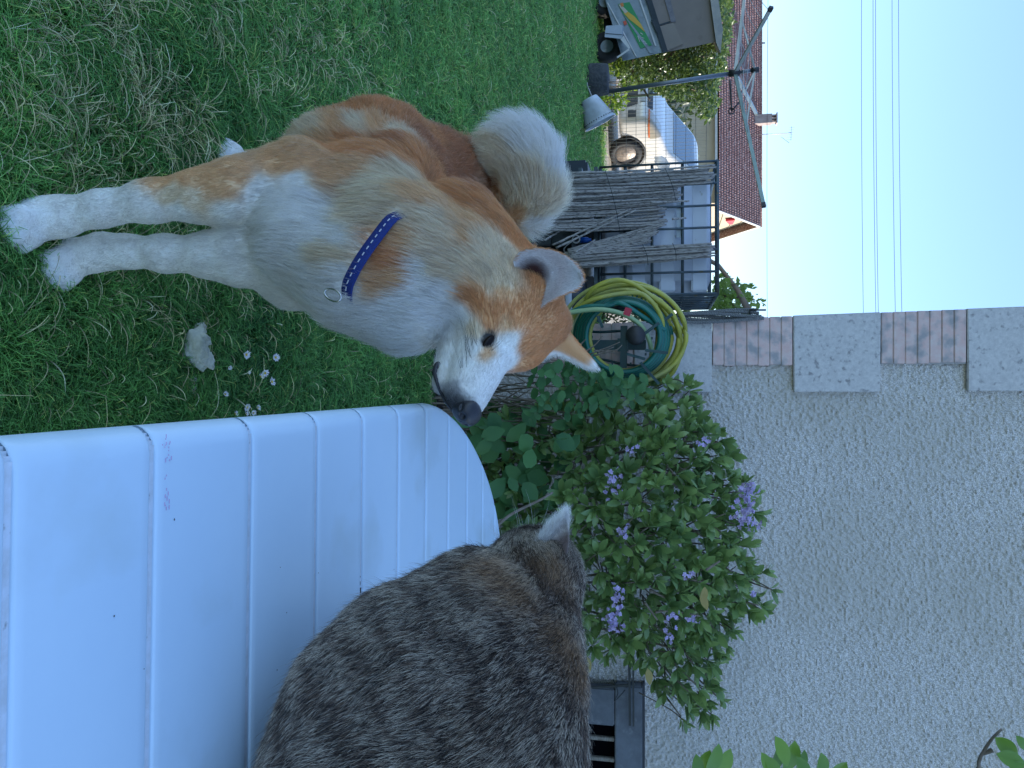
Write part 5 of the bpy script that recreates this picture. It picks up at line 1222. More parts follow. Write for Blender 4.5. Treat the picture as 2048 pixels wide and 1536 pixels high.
# front legs
db.chain([P(600, 375, 1.46), P(470, 388, 1.41), P(400, 392, 1.40), P(300, 402, 1.395), P(205, 417, 1.40), P(120, 433, 1.405), P(70, 436, 1.40)],
         [.085, .058, .043, .034, .0285, .033, .030], k=.025)
db.chain([P(590, 500, 1.46), P(480, 512, 1.45), P(420, 511, 1.45), P(330, 507, 1.46), P(255, 503, 1.47), P(205, 503, 1.475), P(175, 512, 1.475)],
         [.075, .052, .038, .031, .0275, .031, .028], k=.025)
def paw(w, fdir, k=.010, s=1.0, r0=.03):
    """four toes and a pad in front of the wrist point w, on the ground"""
    fdir = np.array(fdir, float); fdir[2] = 0; fdir /= np.linalg.norm(fdir); sd_ = np.array([fdir[1], -fdir[0], 0])
    base = np.array([w[0], w[1], .030]) + fdir * .022 * s
    db.ell(base, (.036 * s, .034 * s, .026 * s), M=np.stack([fdir, sd_, [0, 0, 1]], 1), k=.02)
    tips = []
    for i, o in enumerate((-.029, -.0105, .0105, .029)):
        L = (.034, .050, .050, .034)[i] * s
        a = base + sd_ * o * .8 * s + fdir * L * .35 + np.array([0, 0, .010]); b_ = base + sd_ * o * 1.15 * s + fdir * L + np.array([0, 0, -.008])
        db.cone(a, b_, .0155 * s, .0135 * s, k=.004); tips.append((b_, fdir))
    return tips
wA = P(60, 436, 1.40); wB = P(172, 508, 1.475)
db.cone(P(70, 436, 1.40), np.array([wA[0], wA[1], .035]), .03, .032, k=.02)
db.cone(P(175, 512, 1.475), np.array([wB[0], wB[1], .035]), .028, .03, k=.02)
toes = paw(wA, (.55, -.80, 0)) + paw(wB, (.62, -.62, 0))
# hind legs
hx, hy = G(452, 322)[:2]
hw = np.array([hx + .01, hy + .02, .035])
db.chain([(-.545, 1.86, .52), (-.60, 1.80, .37), (-.615, 1.93, .24), (-.60, 1.955, .15), (hx, hy + .03, .05)], [.115, .08, .045, .026, .028], k=.03)
toes += paw(hw, (-.12, -.9, 0), s=1.12)
db.chain([(-.46, 1.86, .50), (-.42, 1.80, .36), (-.39, 1.98, .23), (-.38, 2.0, .14), (-.38, 1.95, .05)], [.11, .08, .045, .026, .028], k=.03)
toes += paw(np.array([-.38, 1.94, .03]), (.1, -.9, 0), s=.95)
# tail curled over the back
tail_pts = [P(975, 340, 2.04), P(1015, 400, 2.03), P(1045, 412, 1.98), P(1068, 378, 1.94), P(1062, 322, 1.92), P(1036, 296, 1.93), P(1010, 300, 1.94)]
db.chain(tail_pts, [.05, .05, .05, .052, .052, .048, .04], k=.03)
db.ell(P(1038, 348, 1.97), (.052, .05, .05))
# head
db.ell(HP(-.01, 0, 0), (.085, .082, .075), M=HM)
db.ell(HP(.045, 0, .012), (.058, .058, .045), M=HM)
db.ell(HP(.02, .058, -.035), (.075, .038, .055), M=HM)
db.ell(HP(.02, -.058, -.035), (.075, .038, .055), M=HM)
db.cone(HP(.07, 0, -.022), HP(HL - .030, 0, -.012), .054, .031, k=.03)
db.cone(HP(.07, .014, -.038), HP(HL - .04, .009, -.026), .042, .027, k=.02)
db.cone(HP(.07, -.014, -.038), HP(HL - .04, -.009, -.026), .042, .027, k=.02)
db.cone(HP(.04, 0, -.086), HP(HL - .055, 0, -.068), .042, .021, k=.012)
db.cone(S, P(900, 545, 1.46), .082, .095)

db.ell(HP(.03, -.045, .02), (.05, .035, .04), M=HM)
db.ell(HP(-.035, .045, .045), (.03, .028, .03), M=HM)
db.ell(HP(-.035, -.052, .055), (.035, .032, .035), M=HM)
V, F = db.mesh(relax=2)
dogbvh = db.bvh()

def seedcolors(bvh, seeds, extra=()):
    pts, cols = [], []
    for px, py, c in seeds:
        h = hit(bvh, px, py)
        if h is None: continue
        pts.append(h[0]); cols.append(c)
    for p, c in extra: pts.append(np.array(p, float)); cols.append(c)
    return np.array(pts), np.array(cols, float)
def idw(X, pts, vals, power=4.0, eps=.012):
    out = np.zeros((len(X), vals.shape[1]))
    for a in range(0, len(X), 20000):
        x = X[a:a + 20000]
        d2 = ((x[:, None, :] - pts[None]) ** 2).sum(-1) + eps * eps
        w = d2 ** (-power / 2); w /= w.sum(1)[:, None]
        out[a:a + 20000] = w @ vals
    return out
WH = (.90, .875, .82); CR_ = (.82, .70, .53); TN = (.82, .56, .32); OR = (.74, .40, .18); BR = (.60, .30, .15); GR = (.17, .165, .17); BK = (.012, .012, .014)
dseed = [(px, py, WH) for px, py in [(20,430),(60,400),(60,460),(110,430),(160,400),(200,410),(200,440),(260,420),(300,425),(360,425),(140,530),(120,560),(170,510),(200,500),(250,500),(300,500),(350,490),(350,520),(400,510),(430,530),
    (470,480),(460,430),(520,420),(520,380),(560,450),(560,400),(590,360),(600,480),(560,540),(560,510),(620,560),(660,600),(480,550),(520,560),(620,420),(645,433),(640,480),(691,480),(690,540),(714,570),(691,616),(730,640),(782,616),(828,593),(850,547),(760,660),(820,680),(840,640),
    (882,593),(872,610),(898,584),(872,662),(919,638),(924,636),(924,688),(898,714),(937,740),(963,766),(911,740),(900,660),(1020,680),(1010,700),(1018,730),(1000,735),(985,725),(970,745),(945,700),(940,775),(955,800)]]
dseed += [(px, py, CR_) for px, py in [(623,262),(710,250),(790,262),(737,379),(780,362),(805,356),(760,415),(720,430),(873,442),(919,479),(873,502),(919,547),(880,540),(981,571),(976,545),(989,520),(963,495),(1000,562),(1012,572),(965,560),(985,560),(1000,490),(947,660),(650,500),(690,515),(340,385),(380,395),(805,440),(940,520),(960,560)]]
dseed += [(px, py, TN) for px, py in [(330,362),(380,355),(420,360),(450,365),(480,350),(668,342),(623,310),(600,300),(580,330),(640,290),(760,570),(805,479),(942,440),(900,410),(930,480),(1002,590),(1018,590),(955,575),(1015,649),(976,712),(560,320),(700,330),(680,250),(760,252),(850,400),(740,545),(800,560)]]
dseed += [(px, py, OR) for px, py in [(550,290),(640,225),(700,215),(773,219),(714,288),(760,300),(690,300),(828,310),(850,250),(782,525),(770,500),(987,415),(1010,452),(960,420),(930,400),(950,592),(960,610),(1002,615),(1041,610),(1067,636),(1093,662),(1054,688),(1075,701),(1060,720),(1040,745),(1106,597),(1054,488),(1040,480),(1085,560),(1090,620),(1030,640),(820,330),(880,360),(1110,640),(980,640)]]
dseed += [(px, py, BR) for px, py in [(896,251),(930,240),(965,280),(965,320),(974,356),(919,342),(860,290),(800,285),(980,400),(930,300),(890,330)]]
dseed += [(px, py, WH) for px, py in [(1060,300),(1095,270),(1100,300),(1030,262),(1100,340),(1080,250),(1060,440),(1060,265)]]
dseed += [(px, py, CR_) for px, py in [(1005,290),(1010,350),(1020,320),(1060,350)]]
dseed += [(px, py, CR_) for px, py in [(1020,400),(1050,400),(1080,390)]] + [(1000, 395, TN), (1030, 430, TN), (1060, 430, CR_)]
dseed += [(px, py, (.42, .41, .41)) for px, py in [(905,785)]] + [(px, py, GR) for px, py in [(890,795),(900,808)]] + [(962, 838, WH), (955, 822, WH), (970, 800, WH)]
dextra = [((-.61, 1.93, .24), WH), ((-.60, 1.95, .12), WH), ((-.62, 1.78, .35), CR_), ((-.39, 1.98, .2), WH), ((-.36, 1.8, .45), TN), ((-.33, 1.85, .55), OR), ((-.45, 1.6, .34), WH), ((-.35, 1.45, .32), WH), ((-.5, 1.98, .6), OR), ((-.5, 1.98, .45), TN),
          ((-.25, 1.5, .5), CR_), ((-.28, 1.6, .55), OR), ((-.62, 1.8, .15), WH), ((-.6, 1.8, .03), WH)]
dextra += [(HP(.05, -.09, -.04), WH), (HP(.0, -.09, 0), OR), (HP(-.08, -.03, 0), OR), (HP(-.08, -.06, -.05), CR_), (HP(.15, -.05, -.04), WH), (HP(.1, 0, -.1), WH), (HP(.2, -.03, -.04), (.4, .4, .4))]
dpts, dcols = seedcolors(dogbvh, dseed, dextra)

# flow bones: (a, b, length of fur, lift)
tailb = [(tail_pts[i], tail_pts[i + 1], .066, .95) for i in range(len(tail_pts) - 1)]
dbones = [(HP(HL, 0, 0), HP(.12, 0, 0), .006, .15), (HP(.16, .02, -.02), HP(.06, .03, -.02), .008, .22), (HP(.06, .06, 0), HP(-.04, .085, -.02), .014, .3), (HP(.06, -.06, 0), HP(-.04, -.085, -.02), .014, .3),
          (HP(.08, .04, -.06), HP(-.02, .085, -.09), .022, .35), (HP(.08, -.04, -.06), HP(-.02, -.085, -.09), .022, .35),
          (HP(.08, 0, .06), HP(-.03, 0, .08), .010, .25), (HP(-.03, 0, .07), HP(-.12, 0, .02), .026, .4), (HP(0, .08, -.03), P(870, 520, 1.40), .036, .4),
          (P(900, 600, 1.36), P(760, 560, 1.32), .040, .35), (P(800, 640, 1.36), P(660, 590, 1.32), .036, .35), (P(960, 450, 1.5), P(850, 380, 1.5), .042, .4), (P(860, 470, 1.4), P(700, 430, 1.35), .042, .35),
          (P(700, 560, 1.32), P(560, 520, 1.34), .034, .3), (P(640, 480, 1.34), P(500, 470, 1.36), .028, .25), (P(800, 340, 1.55), P(700, 270, 1.55), .034, .4), (P(700, 320, 1.5), P(560, 320, 1.45), .028, .3),
          ((-.34, 1.45, .65), (-.46, 1.62, .65), .034, .35), ((-.46, 1.62, .65), (-.51, 1.9, .68), .032, .3), ((-.5, 1.5, .5), (-.62, 1.7, .45), .03, .3), ((-.62, 1.7, .5), (-.66, 1.9, .5), .03, .3),
          ((-.35, 1.6, .5), (-.35, 1.8, .5), .03, .3), ((-.42, 1.5, .34), (-.48, 1.75, .36), .03, .3), ((-.51, 1.98, .6), (-.52, 2.0, .4), .035, .4),
          (P(560, 360, 1.40), P(440, 375, 1.37), .016, .22), (P(440, 375, 1.37), P(250, 405, 1.38), .009, .18), (P(250, 405, 1.38), P(90, 430, 1.39), .007, .16), (P(90, 432, 1.37), wA + np.array([.03, -.05, -.02]), .004, .12),
          (P(540, 520, 1.42), P(430, 515, 1.43), .014, .22), (P(430, 512, 1.43), P(280, 503, 1.45), .008, .16), (P(280, 503, 1.45), P(190, 505, 1.46), .007, .15), (P(190, 505, 1.45), wB + np.array([.03, -.04, -.02]), .004, .12),
          ((-.60, 1.80, .42), (-.615, 1.93, .24), .02, .25), ((-.615, 1.93, .24), (-.60, 1.95, .08), .01, .2), ((-.6, 1.9, .05), (-.61, 1.78, .02), .004, .12),
          ((-.42, 1.80, .40), (-.39, 1.98, .23), .02, .25), ((-.39, 1.98, .23), (-.38, 1.95, .05), .01, .2)] + tailb
def flow(X, bones, eps=.02, power=5.0):
    A = np.array([b[0] for b in bones], float); B = np.array([b[1] for b in bones], float); D = B - A
    Dn = D / np.linalg.norm(D, axis=1)[:, None]; L = np.array([(b[2], b[3]) for b in bones], float)
    d_out = np.zeros((len(X), 3)); l_out = np.zeros((len(X), 2))
    for a in range(0, len(X), 20000):
        x = X[a:a + 20000]; r = x[:, None, :] - A[None]
        t = np.clip((r * D[None]).sum(-1) / (D * D).sum(1)[None], 0, 1)
        d2 = ((r - t[..., None] * D[None]) ** 2).sum(-1) + eps * eps
        w = d2 ** (-power / 2); w /= w.sum(1)[:, None]
        d_out[a:a + 20000] = w @ Dn; l_out[a:a + 20000] = w @ L
    return d_out, l_out
def groom(X, N, fl, ln, seed=1, jit=.22, clump=.35, grav=.12, wav=.12):
    """root, middle and tip of each strand"""
    n = len(X)
    T = fl - N * (fl * N).sum(1)[:, None]; T /= np.linalg.norm(T, axis=1)[:, None] + 1e-9
    cl = np.stack([vnoise(X, 55, seed + k) - .5 for k in range(3)], 1) + .6 * np.stack([vnoise(X, 160, seed + 5 + k) - .5 for k in range(3)], 1)
    ww = np.stack([vnoise(X, 14, seed + 20 + k) - .5 for k in range(3)], 1)
    lift = ln[:, 1:2] * .8
    D = T + lift * N + clump * cl + wav * ww * 2 + jit * rng.normal(size=(n, 3)) * .5
    D /= np.linalg.norm(D, axis=1)[:, None]
    L = (ln[:, 0] * rng.uniform(.65, 1.15, n) * (.85 + .3 * vnoise(X, 40, seed + 9)))[:, None]
    P1 = X + (D + N * .35) * L * .5
    P2 = X + D * L - N * L * .10 + np.array([0, 0, -1.0]) * grav * L
    return P1, P2
def camfacing(X, N, back=.35):
    v = CC - X; v /= np.linalg.norm(v, axis=1)[:, None]
    return np.where((N * v).sum(1) > -.35, 1.0, back)
def skinmat(name, rough=.8):
    m = bpy.data.materials.new(name); m.use_nodes = True
    at = m.node_tree.nodes.new('ShaderNodeAttribute'); at.attribute_name = 'fur_color'
    b = m.node_tree.nodes['Principled BSDF']; m.node_tree.links.new(at.outputs['Color'], b.inputs['Base Color']); b.inputs['Roughness'].default_value = rough
    return m
def paint(o, cols):
    a = o.data.attributes.new('fur_color', 'FLOAT_COLOR', 'POINT'); c = np.ones((len(cols), 4), np.float32); c[:, :3] = cols
    a.data.foreach_set('color', c.ravel())
M_skin = skinmat('coat_underlayer'); M_fur = hairmat('fur_strands', trans=.5); M_catfur = hairmat('cat_fur_strands', rough=.45, trans=.35)
EYES = {}
he = hit(dogbvh, 976, 680)
eyeN = he[0]
rel = (eyeN - S) @ HM; EYES['near'] = rel
def dogcolor(X):
    c = idw(X, dpts, dcols, power=5.5, eps=.010)
    for e in EYEPOS:
        q = (X - e) @ HM; d = np.sqrt((q[:, 0] / 1.35) ** 2 + q[:, 1] ** 2 + q[:, 2] ** 2)
        w = np.clip((.0145 - d) / .004, 0, 1)[:, None]; c = c * (1 - w) + w * .03
    q = (X - HP(HL, 0, -.02)) @ HM; d = np.linalg.norm(q * [1, .8, 1], axis=1)
    w = np.clip((.038 - d) / .018, 0, 1)[:, None] * .85; c = c * (1 - w) + w * .06
    n1 = vnoise(X, 30, 3)[:, None]; n2 = vnoise(X, 110, 4)[:, None]
    return c * (.86 + .28 * (.5 * n1 + .5 * n2))
far = EYES['near'] * np.array([1, -1, 1]); farp = HP(*far); EYEPOS = [eyeN, farp]
body = db.obj('body', M_skin, dog)
paint(body, np.clip(dogcolor(db.V), 0, .9))

cA = hit(dogbvh, 697, 585)[0]; cB = hit(dogbvh, 800, 430)[0]
nax = S - np.array([-.34, 1.46, .5]); nax /= np.linalg.norm(nax); ab = (cA - cB) / np.linalg.norm(cA - cB)
cn = nax - ab * (nax @ ab); cn /= np.linalg.norm(cn)
c0 = P(800, 540, 1.48); c0 = c0 - cn * ((c0 - cA) @ cn)
e1 = ab; e2 = np.cross(cn, e1)
if e2 @ (CC - c0) < 0: e2 = -e2
mid_dir = ((cA + cB) / 2 - c0); amid = math.atan2(mid_dir @ e2, mid_dir @ e1)
ringp, ringo, ring_on = [], [], []
for i in range(96):
    a = 2 * math.pi * i / 96; dv = e1 * math.cos(a) + e2 * math.sin(a)
    h = dogbvh.ray_cast(Vector(c0), Vector(dv)); r_ = h[3] if h[0] is not None else .12
    ringo.append(min(r_, .19))
ringo = np.array(ringo)
for _ in range(6): ringo = (ringo + np.roll(ringo, 1) + np.roll(ringo, -1)) / 3
aA = math.atan2((cA - c0) @ e2, (cA - c0) @ e1); aB = math.atan2((cB - c0) @ e2, (cB - c0) @ e1)
rowsr = []
for i in range(96):
    a = 2 * math.pi * i / 96; dv = e1 * math.cos(a) + e2 * math.sin(a)
    da = abs((a - amid + math.pi) % (2 * math.pi) - math.pi); span = abs((aA - aB + math.pi) % (2 * math.pi) - math.pi) / 2
    off = .015 if da < span - .10 else .015 - min(.035, (da - span + .10) * .10)
    c_ = c0 + dv * (ringo[i] + off); ringp.append(c_); ring_on.append(da < span)
    for z, o in ((-.0115, 0), (-.0095, .003), (.0095, .003), (.0115, 0), (.0095, -.001), (-.0095, -.001)): rowsr.append(c_ + cn * z + dv * o)
ringp = np.array(ringp)
fs = [(i * 6 + k, i * 6 + (k + 1) % 6, ((i + 1) % 96) * 6 + (k + 1) % 6, ((i + 1) % 96) * 6 + k) for i in range(96) for k in range(6)]
collar_m = nmat('blue_webbing', (.008, .030, .20), (.005, .018, .13), scale=300, rough=.75, bump=.4, bscale=900)
cm = MB(); cm.add(rowsr, fs); collar = cm.build('collar', collar_m, dog); collar['label'] = 'blue woven collar with a pale stitched line'
st = MB()
for i in range(192):
    if i % 2: continue
    a = i / 2; i0 = int(a) % 96; f_ = a - int(a)
    p = ringp[i0]; dv = (p - c0) / np.linalg.norm(p - c0); tn = ringp[(i0 + 1) % 96] - p
    for sgn in (0,):
        st.bar(p + dv * .0036 + tn * .05, p + dv * .0036 + tn * .55, .0016, .0012, up=dv)
st.build('stitching', nmat('pale_thread', (.6, .6, .62)), collar)
rg = MB(); rp = cA + (cA - c0) / np.linalg.norm(cA - c0) * .022
rx = np.array([0, 0, -1.0]); ry = e1 * .5 + cn * .9; ry /= np.linalg.norm(ry); th = np.linspace(0, 2 * np.pi, 25)
rg.tube([rp + rx * .014 + (rx * math.cos(t) + ry * math.sin(t)) * .0135 for t in th], .0017, n=8, cap=False)
rg.build('collar_ring', nmat('steel', (.6, .6, .6), metal=1.0, rough=.25), collar)
NDOG = 330000
fcen = db.V[db.F].mean(1); fnor = db.N[db.F].mean(1)
wlen = flow(fcen, dbones)[1][:, 0]
dens = camfacing(fcen, fnor) * np.clip(.022 / (wlen + .004), .6, 2.2)
X, N, _ = db.sample(NDOG, dens)
# keep the eyes, the nose and the mouth line clear
fl, ln = flow(X, dbones)
def clear(X, ln):
    k = np.ones(len(X), bool)
    for e in EYEPOS: k &= ((X - e) ** 2).sum(1) > .0115 ** 2
    q = X - c0; ii = np.argmin(((X[:, None, :].astype(np.float32) - ringp[None, ::4].astype(np.float32)) ** 2).sum(-1), axis=1)
    dc = np.abs(q @ cn); nearp = ringp[::4][ii]; k &= ~(np.array(ring_on)[::4][ii] & (dc < .013) & (np.linalg.norm(X - nearp, axis=1) < .035) & ((X - c0) @ e2 > 0))
    k &= ((X - NOSEP) ** 2).sum(1) > .021 ** 2
    return k
far = EYES['near'] * np.array([1, -1, 1]); farp = HP(*far)
EYEPOS = [eyeN, farp]
NOSEP = HP(HL + .002, 0, .0)
k = clear(X, ln); X, N, fl, ln = X[k], N[k], fl[k], ln[k]
P1, P2 = groom(X, N, fl, ln)
c = dogcolor(X)
j = rng.normal(1, .09, (len(X), 1)); rootc = c * j * .92; tipc = np.clip(c * j * 1.08 + .02, 0, .9)
pale = rng.random(len(X)) < .10; tipc[pale] = tipc[pale] * .5 + .38
rad = np.clip(ln[:, 0] * .014, .00018, .00042)
strands('fur', X, P1, P2, rad, np.clip(rootc, 0, 1), tipc, M_fur, body)

# ---- ears
class Patch(Body):
    def __init__(s, V, F):
        s.V = np.asarray(V, float); s.F = np.asarray(F); V, F = s.V, s.F
        fn = np.cross(V[F[:, 2]] - V[F[:, 0]], V[F[:, 3]] - V[F[:, 1]]); N = np.zeros_like(V)
        for i in range(4): np.add.at(N, F[:, i], fn)
        s.N = N / (np.linalg.norm(N, axis=1)[:, None] + 1e-12); s.A = np.linalg.norm(fn, axis=1) / 2
def ear_shell(E1, E2, deep, thick, nu=13, nv=16, round_=.5):
    """closed cupped leaf between two edge curves; deep() pushes the middle away"""
    A = smooth_path(E1, nv); B = smooth_path(E2, nv); front = []; back = []
    for j in range(nv):
        v = j / (nv - 1)
        for i in range(nu):
            u = i / (nu - 1); p = A[j] * (1 - u) + B[j] * u
            w = math.sin(math.pi * u)
            pf = p + deep * w * (1 - v) ** .6; front.append(pf)
            back.append(pf + deep / np.linalg.norm(deep) * thick * (.25 + .75 * w) * (1 - .5 * v))
    n = len(front); V = np.array(front + back); F = []
    for j in range(nv - 1):
        for i in range(nu - 1):
            a = j * nu + i; F.append((a, a + 1, a + nu + 1, a + nu)); F.append((n + a, n + a + nu, n + a + nu + 1, n + a + 1))
        a = j * nu; F.append((a, a + nu, n + a + nu, n + a)); a += nu - 1; F.append((a, n + a, n + a + nu, a + nu))
    return V, np.array(F), n
def ear(name, E1, E2, deep, thick, nfur, colf, lenf, label, flowdir):
    V, F, nf = ear_shell(E1, E2, np.array(deep), thick)
    p = Patch(V, F)
    # outward check
    cmid = V.mean(0)
    if ((p.N[:nf] * (CC - V[:nf])).sum(1)).mean() < 0 and name == 'ear': p.F = p.F[:, ::-1]; p.__init__(V, p.F)
    o = p.obj(name, M_skin, dog); o['label'] = label
    paint(o, colf(V, np.arange(len(V)) < nf) * .85)
    X, N, f = p.sample(nfur)
    front = (F[f] < nf).all(1)
    fl = np.tile(np.array(flowdir, float), (len(X), 1)) if flowdir is not None else None
    L = lenf(X, front); ln = np.stack([L, np.full(len(X), .3)], 1)
    P1, P2 = groom(X, N, fl, ln, seed=5, jit=.3, grav=.03, clump=.25)
    c = colf(X, front); j = rng.normal(1, .08, (len(X), 1))
    strands('fur', X, P1, P2, np.full(len(X), .00028), np.clip(c * j * .85, 0, 1), np.clip(c * j * 1.1, 0, 1), M_fur, o)
eN1 = [P(1026, 522, 1.375), P(1045, 500, 1.37), P(1095, 498, 1.37), P(1138, 518, 1.375), P(1162, 545, 1.38)]
eN2 = [P(1062, 632, 1.385), P(1090, 608, 1.375), P(1122, 590, 1.37), P(1150, 578, 1.375), P(1164, 561, 1.38)]
tipN = P(1162, 552, 1.38)
cavity = P(1062, 548, 1.385)
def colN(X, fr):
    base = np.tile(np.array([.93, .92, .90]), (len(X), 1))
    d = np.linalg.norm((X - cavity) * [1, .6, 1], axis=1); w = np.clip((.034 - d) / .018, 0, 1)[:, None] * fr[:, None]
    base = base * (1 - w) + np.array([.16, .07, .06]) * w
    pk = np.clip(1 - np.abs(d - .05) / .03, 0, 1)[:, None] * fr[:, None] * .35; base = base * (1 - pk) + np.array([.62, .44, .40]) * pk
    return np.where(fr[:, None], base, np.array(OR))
ear('ear', eN1, eN2, CF * .030 + CR * .002, .009, 18000, colN, lambda X, fr: np.where(fr, .010, .012), 'near ear, white with a dark hollow', tipN - cavity)
eF1 = [P(1095, 628, 1.50), P(1125, 646, 1.495), P(1155, 683, 1.49), P(1182, 713, 1.485), P(1194, 731, 1.485)]
eF2 = [P(1078, 722, 1.53), P(1108, 710, 1.52), P(1142, 722, 1.51), P(1172, 737, 1.50), P(1193, 739, 1.485)]
def colF(X, fr):
    e = np.linalg.norm(smooth_path(eF2, 24)[None] - X[:, None], axis=-1).min(1)
    w = np.clip((.020 - e) / .010, 0, 1)[:, None]; tip = np.clip((.022 - np.linalg.norm(X - eF1[-1], axis=1)) / .01, 0, 1)[:, None]; w = np.maximum(w, tip)
    return np.array(OR) * 1.05 * (1 - w) + np.array(WH) * w
ear('ear', eF1, eF2, -CF * .020 + CU * .0, .010, 6000, colF, lambda X, fr: np.full(len(X), .011), 'far ear, orange with a pale rim', eF1[-1] - eF1[0])
# ---- eyes, nose, lips, whiskers, claws
M_eye = nmat('dark_wet_eye', (.012, .008, .007), rough=.30, spec=.15)
M_nose = nmat('damp_black_nose', (.018, .019, .024), (.03, .03, .036), scale=220, rough=.38, bump=.5, bscale=500, bdist=.001)
for e in EYEPOS:
    sg = 1 if e is EYEPOS[0] else -1
    Mx = np.stack([hf * .93 + hh_ * -.30, hr * sg, hh_ * .95 + hf * .3], 1); Mx /= np.linalg.norm(Mx, axis=0)
    ey = MB(); ey.ell(e - hr * sg * .004, (.0180, .0078, .0074), M=Mx, nu=24, nv=14); ey.build('eye', M_eye, dog)
bm_ = Body(HP(HL, 0, 0) - .06, HP(HL, 0, 0) + .06, .0016, k=.006)
nc = HP(HL + .002, 0, -.002)
bm_.ell(nc, (.019, .025, .020), M=HM); bm_.ell(nc - hh_ * .012 + hf * -.002, (.013, .018, .016), M=HM)
bm_.ell(nc + hh_ * .008 - hf * .006, (.014, .023, .014), M=HM)
for sgn in (1, -1):
    bm_.ell(nc + hf * .0175 + hr * sgn * .011 - hh_ * .001, (.009, .0055, .006), M=HM, k=.003, sub=True)
    bm_.ell(nc + hf * .008 + hr * sgn * .0235 - hh_ * .005, (.010, .006, .0032), M=HM, k=.003, sub=True)
bm_.cone(nc + hf * .021 + hh_ * .004, nc + hf * .014 - hh_ * .024, .0016, .0016, k=.002, sub=True)
bm_.mesh(relax=1); bm_.obj('nose', M_nose, dog)
lp = []
for a, b in ((912, 838), (903, 822), (893, 803), (883, 785), (875, 765), (868, 745), (861, 725), (856, 708), (855, 697)):
    h = None
    for dx in (0, 4, 8, 12, 18):
        h = hit(dogbvh, a + dx, b)
        if h is not None: break
    if h is None: continue
    q_ = (h[0] - S) @ HM
    if -.02 < q_[0] < HL + .04 and abs(q_[2]) < .14 and abs(q_[1]) < .10 and (not lp or np.linalg.norm(h[0] - lp[-1]) < .05): lp.append(h[0] + h[1] * .001)
lp = np.array(lp)
lm = MB(); lm.tube(smooth_path(lp, 24), np.r_[np.linspace(.0035, .004, 14), np.linspace(.004, .0075, 8), np.linspace(.006, .003, 2)], n=8, flat=.8)
lm.build('lips', M_nose, dog)
wr = []; wd = []
for i in range(26):
    f = rng.uniform(.13, .2); h = rng.uniform(-.045, -.012)
    q = np.array(dogbvh.find_nearest(Vector(HP(f, .07, h)))[0]); wr.append(q); d = -hf * .75 + hr * .55 - hh_ * rng.uniform(.0, .7); wd.append(d / np.linalg.norm(d))
for i in range(5):
    q = hit(dogbvh, 868 - i * 3, 640 - i * 2)[0]; wr.append(q); d = -hf * .8 + hr * .6 - hh_ * .5; wd.append(d / np.linalg.norm(d))
for i in range(6):
    q = np.array(dogbvh.find_nearest(Vector(EYEPOS[0] + hf * .018 + hh_ * .016))[0]) + rng.normal(0, .003, 3); wr.append(q); d = hf * .2 + hr * .5 + hh_ * rng.uniform(.2, .8) - hf * rng.uniform(0, 1); wd.append(d / np.linalg.norm(d))
wr = np.array(wr); wd = np.array(wd); L = rng.uniform(.03, .055, (len(wr), 1))
strands('whiskers', wr, wr + wd * L * .5, wr + wd * L - hf * L * .2 - np.array([0, 0, 1]) * L * .15, np.full(len(wr), .00024), np.tile([.02, .02, .02], (len(wr), 1)), np.tile([.03, .03, .03], (len(wr), 1)), M_fur, dog, npt=6)
M_claw = nmat('horn_claw', (.05, .045, .045), rough=.35)
for t, fd in toes:
    cl = MB(); cl.tube([t + fd * .006, t + fd * .016 - np.array([0, 0, .002]), t + fd * .021 - np.array([0, 0, .009])], [.0045, .0035, .001], n=6); cl.build('claw', M_claw, dog)
# ================================================================ CAT
cat = thing('cat', 'dark grey brown tabby cat sitting on the white table with its back turned', 'cat', (.36, .80, .722))
def C_(px, py, d): return P(px, py, d)
cb = Body((.02, .45, .70), (.78, 1.15, 1.16), .0055, k=.03)
cb.ell(C_(765, 1500, .80), (.105, .112, .105))
cb.ell(C_(735, 1405, .82), (.080, .08, .078))
cb.ell(C_(800, 1305, .85), (.062, .06, .062))
cb.ell(C_(840, 1300, .86), (.07, .07, .075))
cb.ell(C_(1060, 1330, .84), (.06, .06, .055))
cb.ell(C_(850, 1400, .80), (.095, .10, .10))
cb.ell(C_(980, 1440, .80), (.095, .09, .095))
cb.ell(C_(950, 1310, .84), (.085, .085, .09))
cb.ell(C_(900, 1600, .76), (.09, .12, .11))
cb.ell(C_(1000, 1530, .76), (.07, .08, .075))
cb.ell(C_(1020, 1250, .88), (.065, .065, .065))
cb.ell(C_(700, 1620, .78), (.10, .12, .09))
cb.ell(C_(900, 1225, .90), (.055, .05, .055))
cb.ell(C_(955, 1172, .92), (.042, .04, .042))
CS = C_(1078, 1148, .93)                       # skull
cfw = C_(1015, 1090, .99) - CS; cfw /= np.linalg.norm(cfw)
cr_ = np.cross(cfw, [0, 0, 1.0]); cr_ /= np.linalg.norm(cr_); cup = np.cross(cr_, cfw); CM = np.stack([cfw, cr_, cup], 1)
def CP(f, r, h): return CS + cfw * f + cr_ * r + cup * h
cb.ell(CS, (.046, .046, .040), M=CM)
cb.ell(CP(.02, .026, -.012), (.028, .022, .024), M=CM, k=.015); cb.ell(CP(.02, -.026, -.012), (.028, .022, .024), M=CM, k=.015)
cb.cone(CP(.03, 0, -.010), CP(.056, 0, -.014), .024, .017, k=.015)
cb.cone(CS, C_(1030, 1240, .88), .045, .06)
